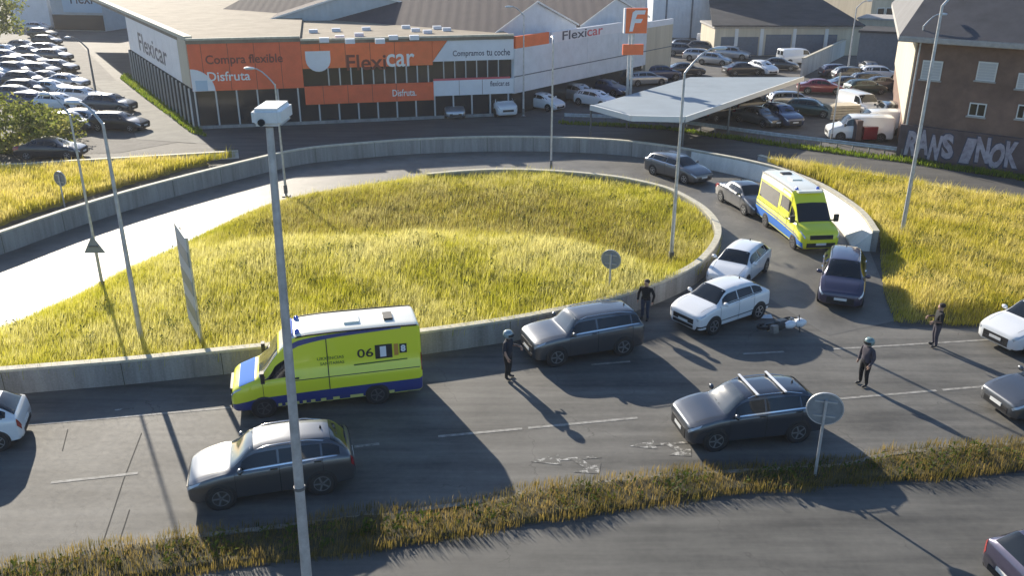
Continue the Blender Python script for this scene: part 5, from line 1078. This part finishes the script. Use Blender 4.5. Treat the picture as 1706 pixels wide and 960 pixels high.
mb = MB(); mb.box((0, .08, -.132), (.34, .5, .02)); mb.build('lens', M['lens'], hd_); mb = MB(); mb.lathe([(.05, 0), (.05, .05)], 10, Matrix.Translation((-.06, -.36, -.06)) @ Matrix.Rotation(math.pi / 2, 4, 'X')); mb.build('cable_gland', M['black'], hd_)

def sign_round(bx, by, cy_, rpx, label, face=(0, 1), z0=0.0):
    p = G(bx, by, z0); p.z = 0; d0 = ray(bx, cy_); h = H + d0.z * (p.y / d0.y); sc = F / (p.y * math.cos(TH) + (H - h) * math.sin(TH)); r = rpx / sc; root = empty('road_sign', p); tag(root, label, 'road sign')
    mb = MB(); mb.tube([(0, 0, 0), (0, 0, h + r * .6)], .045, 8); mb.build('post', M['steel'], root, 50)
    d = Vector((face[0], face[1], 0)).normalized(); q = d.to_track_quat('Z', 'Y').to_matrix().to_4x4(); T = Matrix.Translation(Vector((0, 0, h)) + d * .06) @ q
    mb = MB(); mb.lathe([(r - .015, -.012), (r, -.012), (r, .012), (r - .02, .012)], 28, T); pl = mb.build('sign_plate', M['sign_grey'], root, 40)
    mb = MB(); mb.lathe([(r - .03, -.03), (r + .004, -.03), (r + .004, .016), (r - .03, .016)], 28, T); mb.f = mb.f[:-2]; mb.build('rim', M['steel'], pl, 40)
    for zz in (-.45, .45):
        mb = MB(); mb.box((0, 0, 0), (r * 1.2, .04, .03), 0, T @ Matrix.Translation((0, zz * r, -.025))); mb.build('bracket', M['steel'], pl)
sign_round(1357, 797, 683, 30, 'round road sign seen from behind on the median in front of the slate SUV', (.25, 1))
sign_round(1015, 486, 433, 17, 'small round road sign seen from behind in the loop grass', (.45, 1), .75)
sign_round(108, 345, 298, 13, 'round road sign seen from behind in the left grass triangle', (.4, 1))
# triangular sign on the thin lamp post
p = G(174, 493); tri = empty('warning_sign', p); tag(tri, 'grey triangular warning sign seen from behind on the thin left lamp post', 'road sign'); z = HT(174, 493, 420)
mb = MB(); vs = [(-.45, 0, z), (.45, 0, z), (0, 0, z + .78)]; mb.add([(x, y - .09, zz) for x, y, zz in vs] + [(x, y - .12, zz) for x, y, zz in vs], [(0, 1, 2), (5, 4, 3), (0, 1, 4, 3), (1, 2, 5, 4), (2, 0, 3, 5)]); mb.build('sign_plate', M['sign_grey'], tri)
mb = MB(); mb.box((0, -.15, z + .3), (.4, .05, .05)); mb.box((0, -.11, z + .3), (.06, .08, .06)); mb.build('bracket', M['steel_dark'], tri)
# tall direction sign seen almost edge-on
p = G(341, 598); bd = empty('direction_sign', p); tag(bd, 'tall direction sign panel seen almost edge on in the grass behind the ambulance', 'direction sign'); h = HT(341, 598, 393)
va = Vector((p.x, p.y, 0)).normalized(); ax = (Matrix.Rotation(math.radians(8), 3, 'Z') @ va)
for t in (.15, 1.55):
    q = ax * t; mb = MB(); mb.tube([(q.x, q.y, 0), (q.x, q.y, h - .1)], .06, 8); mb.build('post', M['steel'], bd, 50)
ang = math.atan2(ax.y, ax.x); nn = Vector((-ax.y, ax.x, 0)) * .08
for k in range(7):
    q = ax * .85 + nn; hh = (h - .9) / 7; mb = MB(); mb.box((q.x, q.y, .9 + (k + .5) * hh), (2.1, .04, hh - .02), ang); mb.build('panel_slat', M['sign_grey'] if k % 2 else M['shutter'], bd)

# ------------------------------------------------------------------ people
def person(px, py, hd, label, helmet=None, top=M['navy'], legs=M['black_cloth'], h=1.77, arms=((.24, .10), (.24, .10)), stance=.10, bag=None, crouch=0):
    V = []; E = []; R = []
    def v(p, r, par=None):
        V.append(p); R.append(r if isinstance(r, tuple) else (r, r)); i = len(V) - 1
        if par is not None: E.append((par, i))
        return i
    pel = v((0, 0, .95), (.155, .115)); bel = v((.0, 0, 1.10), (.145, .11), pel); ch = v((.01, 0, 1.30), (.175, .125), bel); nb = v((.0, 0, 1.45), (.085, .08), ch); nk = v((.01, 0, 1.52), .055, nb)
    h1 = v((.02, 0, 1.60), (.078, .09), nk); h2 = v((.015, 0, 1.69), (.08, .095), h1); h3 = v((.0, 0, 1.755), (.05, .06), h2); v((.115, 0, 1.63), (.012, .012), h1)
    for k, sd in enumerate((1, -1)):
        ay, ax_ = arms[k]; sh = v((0, sd * .185, 1.40), .07, ch); el = v((-.03 + ax_ * .2, sd * (ay + .02), 1.13), .05, sh); wr = v((ax_ + .02, sd * ay, .90 + (.25 if ax_ > .2 else 0)), .036, el); pm_ = v((ax_ + .05, sd * ay, .83 + (.25 if ax_ > .2 else 0)), (.035, .022), wr)
        zz = .83 + (.25 if ax_ > .2 else 0)
        for j, (oy, ln) in enumerate(((-.028, .07), (-.010, .085), (.009, .08), (.027, .06))): a = v((ax_ + .06 + oy, sd * ay, zz - .045), .0095, pm_); v((ax_ + .075 + oy, sd * (ay - .012), zz - .045 - ln * .6), .008, a)
        t = v((ax_ + .09, sd * (ay - .02), zz + .02), .011, wr); v((ax_ + .115, sd * (ay - .03), zz - .02), .009, t)
        hip = v((0, sd * .095, .86), .10, pel); kn = v((.03, sd * stance, .49), .068, hip); an = v((-.01, sd * (stance + .01), .10), .048, kn); v((.03, sd * (stance + .01), .045), .045, an); v((.15, sd * (stance + .03), .035), (.035, .045), len(V) - 1)
    me = bpy.data.meshes.new('b'); me.from_pydata(V, E, []); ob = bpy.data.objects.new('b', me); C.objects.link(ob)
    md = ob.modifiers.new('s', 'SKIN'); sk = me.skin_vertices[0].data
    for i, r in enumerate(R): sk[i].radius = r; sk[i].use_root = (i == 0)
    md.use_smooth_shade = True; s2_ = ob.modifiers.new('u', 'SUBSURF'); s2_.levels = 2; s2_.render_levels = 2
    dg = bpy.context.evaluated_depsgraph_get(); dg.update(); bmx = bpy.data.meshes.new_from_object(ob.evaluated_get(dg)); bpy.data.objects.remove(ob)
    bmx.materials.clear(); ms = [M['skin'], top, legs, M['black']]
    for m_ in ms: bmx.materials.append(m_)
    for f in bmx.polygons:
        c = f.center; f.use_smooth = True
        if c.z > 1.50: k = 0
        elif c.z < .12: k = 3
        elif abs(c.y) > .19 and c.z < .88 + (.27 if max(a[1] for a in arms) > .2 else 0) and c.x > .0: k = 0
        elif c.z > .93 or abs(c.y) > .19: k = 1
        else: k = 2
        f.material_index = k
    p = G(px, py); root = empty('person', (p.x, p.y, .012), math.radians(hd)); tag(root, label, 'person'); sc = h / 1.80; root.scale = (sc * 1.22, sc * 1.22, sc); bmx.name = 'body'; link('body', bmx, root)
    mb = MB()
    if helmet:
        mb.lathe([(.10, -.13), (.135, -.08), (.145, 0), (.125, .09), (.075, .135), (.01, .15)], 16, Matrix.Translation((.01, 0, 1.67))); hm = mb.build('helmet', helmet, root, 60)
        mb = MB(); mb.lathe([(.118, -.055), (.150, -.05), (.151, .03), (.12, .035)], 16, Matrix.Translation((.02, 0, 1.66))); mb.f = [f for f in mb.f[:-2] if sum(mb.v[i][0] for i in f) / 4 > .05]; mb.build('visor', M['black'], hm, 60)
    else:
        mb.lathe([(.088, -.05), (.098, .0), (.095, .05), (.06, .085), (.01, .095)], 14, Matrix.Translation((-.012, 0, 1.70))); mb.build('hair', M['hair'], root, 60)
    if bag:
        mb = MB(); mb.box((-.17, 0, 1.26), (.14, .30, .40)); mb.build('backpack', bag, root)
    mb = MB(); mb.lathe([(.142, -.03), (.150, -.028), (.150, .028), (.142, .03)], 16, Matrix.Translation((0, 0, .985)) @ Matrix.Diagonal((.84, 1.10, 1, 1))); mb.f = mb.f[:-2]; mb.build('belt', M['black'], root, 50)
    return root
person(846, 631, -20, 'person in dark clothes and a pale helmet standing in front of the dark SUV', M['helmet'], M['navy'], M['black_cloth'], 1.86, ((.25, .26), (.22, .05)), .10)
person(1074, 533, -120, 'person in black jacket standing by the loop wall behind the dark SUV', None, M['black_cloth'], M['denim'], 1.76, ((.26, .02), (.26, .04)), .09)
person(1437, 642, 200, 'person in a teal helmet and grey jacket standing alone on the road', M['helmet2'], M['grey_cloth'], M['black_cloth'], 1.80, ((.23, .06), (.27, .0)), .11)
person(1556, 577, 170, 'person in black standing at the white edge line below the right grass', None, M['black_cloth'], M['grey_cloth'], 1.77, ((.22, .22), (.22, .24)), .12)

# ------------------------------------------------------------------ fallen motorcycle
p = G(1285, 548); mo = empty('motorcycle', (p.x, p.y, .30)); tag(mo, 'white motorcycle lying on its side on the road behind the white crossover', 'motorcycle')
mo.rotation_euler = (math.radians(78), 0, math.radians(28))
def ring(R_, r_, x, name, m_, par):
    mb = MB(); rot = Matrix.Translation((x, 0, .30)) @ Matrix.Rotation(math.pi / 2, 4, 'X'); mb.lathe([(R_ - r_ * 1.5, -r_ * .6), (R_ - .02, -r_ * .9), (R_, -r_ * .4), (R_, r_ * .4), (R_ - .02, r_ * .9), (R_ - r_ * 1.5, r_ * .6)], 24, rot); mb.f = mb.f[:-2]; o = mb.build(name, m_, par, 50)
    mb = MB()
    for i in range(5): mb.box((R_ * .42, 0, 0), (R_ * .86, .03, .03), 0, rot @ Matrix.Rotation(i * 1.2566, 4, 'Z'))
    mb.lathe([(.06, -.05), (.06, .05)], 10, rot); mb.build('spokes', M['rim'], o); return o
ring(.31, .06, .70, 'wheel', M['tyre'], mo); ring(.31, .07, -.68, 'wheel', M['tyre'], mo)
def mtube(pts, r, name, m_): mb = MB(); mb.tube(pts, r, 8); return mb.build(name, m_, mo, 50)
mtube([(.70, .09, .30), (.48, .09, .92)], .028, 'fork', M['steel']); mtube([(.70, -.09, .30), (.48, -.09, .92)], .028, 'fork', M['steel'])
mtube([(.46, .36, 1.0), (.48, .12, .97), (.48, -.12, .97), (.46, -.36, 1.0)], .018, 'handlebar', M['black'])
mtube([(.48, 0, .85), (.0, 0, .62), (-.35, 0, .70)], .045, 'frame', M['steel_dark']); mtube([(-.05, .08, .42), (-.68, .09, .30)], .03, 'swingarm', M['steel_dark']); mtube([(.10, -.14, .30), (-.30, -.17, .28), (-.72, -.18, .42)], .045, 'exhaust', M['chrome'])
mb = MB(); mb.box((.05, 0, .42), (.42, .30, .32)); mb.build('engine', M['steel_dark'], mo)
mb = MB(); mb.lathe([(.02, -.28), (.12, -.2), (.17, 0), (.15, .18), (.03, .28)], 12, Matrix.Translation((.15, 0, .80)) @ Matrix.Rotation(math.pi / 2, 4, 'Y')); mb.build('fuel_tank', P['white'], mo, 50)
mb = MB(); mb.lathe([(.02, -.3), (.11, -.22), (.14, 0), (.10, .24), (.02, .32)], 12, Matrix.Translation((-.33, 0, .78)) @ Matrix.Rotation(math.pi / 2, 4, 'Y') @ Matrix.Diagonal((.55, 1, 1, 1))); mb.build('seat', M['seat'], mo, 50)
mb = MB(); mb.lathe([(.02, -.22), (.16, -.12), (.20, .05), (.10, .25), (.02, .32)], 12, Matrix.Translation((.56, 0, .88)) @ Matrix.Rotation(math.pi / 2.6, 4, 'Y')); mb.build('front_fairing', P['white'], mo, 50)
mb = MB(); mb.box((-.72, 0, .86), (.26, .30, .2)); mb.build('top_case', M['steel_dark'], mo)
mb = MB(); mb.box((.70, 0, .64), (.36, .12, .04)); mb.build('mudguard', P['white'], mo)
for (x, y, r_, m_, lb) in ((1318, 536, .28, 'panel_white', 'pale broken plastic piece beside the fallen motorcycle, farther right'), (1276, 530, .17, 'panel_white', 'small pale broken plastic piece between the crossover wheel and the motorcycle')):
    q = G(x, y); mb = MB(); mb.add([(q.x - r_ * 1.6, q.y - r_ * .3, .02), (q.x + r_ * 1.5, q.y - r_ * .5, .03), (q.x + r_ * 1.3, q.y + r_ * .6, .13), (q.x - r_ * 1.2, q.y + r_ * .4, .10), (q.x - r_ * 1.6, q.y - r_ * .3, .012), (q.x + r_ * 1.5, q.y - r_ * .5, .012), (q.x + r_ * 1.3, q.y + r_ * .6, .10), (q.x - r_ * 1.2, q.y + r_ * .4, .07)], [(0, 1, 2, 3), (7, 6, 5, 4), (0, 1, 5, 4), (1, 2, 6, 5), (2, 3, 7, 6), (3, 0, 4, 7)])
    tag(mb.build('debris_piece', M[m_], origin=q), lb, 'debris'); bpy.context.scene.collection.objects[-1].location = q

# ------------------------------------------------------------------ morning haze
mb = MB(); mb.box((0, 60, 8.2), (330, 330, 20.4)); hz = mb.build('haze', M['black']); tag(hz, 'thin bright morning haze over the whole scene', 'haze', kind='stuff')
m = bpy.data.materials.new('haze_air'); m.use_nodes = True; nt = m.node_tree; nt.nodes.remove(nt.nodes['Principled BSDF']); pv = node(nt, 'ShaderNodeVolumePrincipled')
pv.inputs['Color'].default_value = (.95, .96, 1, 1); pv.inputs['Density'].default_value = .00025; pv.inputs['Anisotropy'].default_value = .35
nt.links.new(pv.outputs[0], nt.nodes['Material Output'].inputs['Volume']); hz.data.materials.clear(); hz.data.materials.append(m)
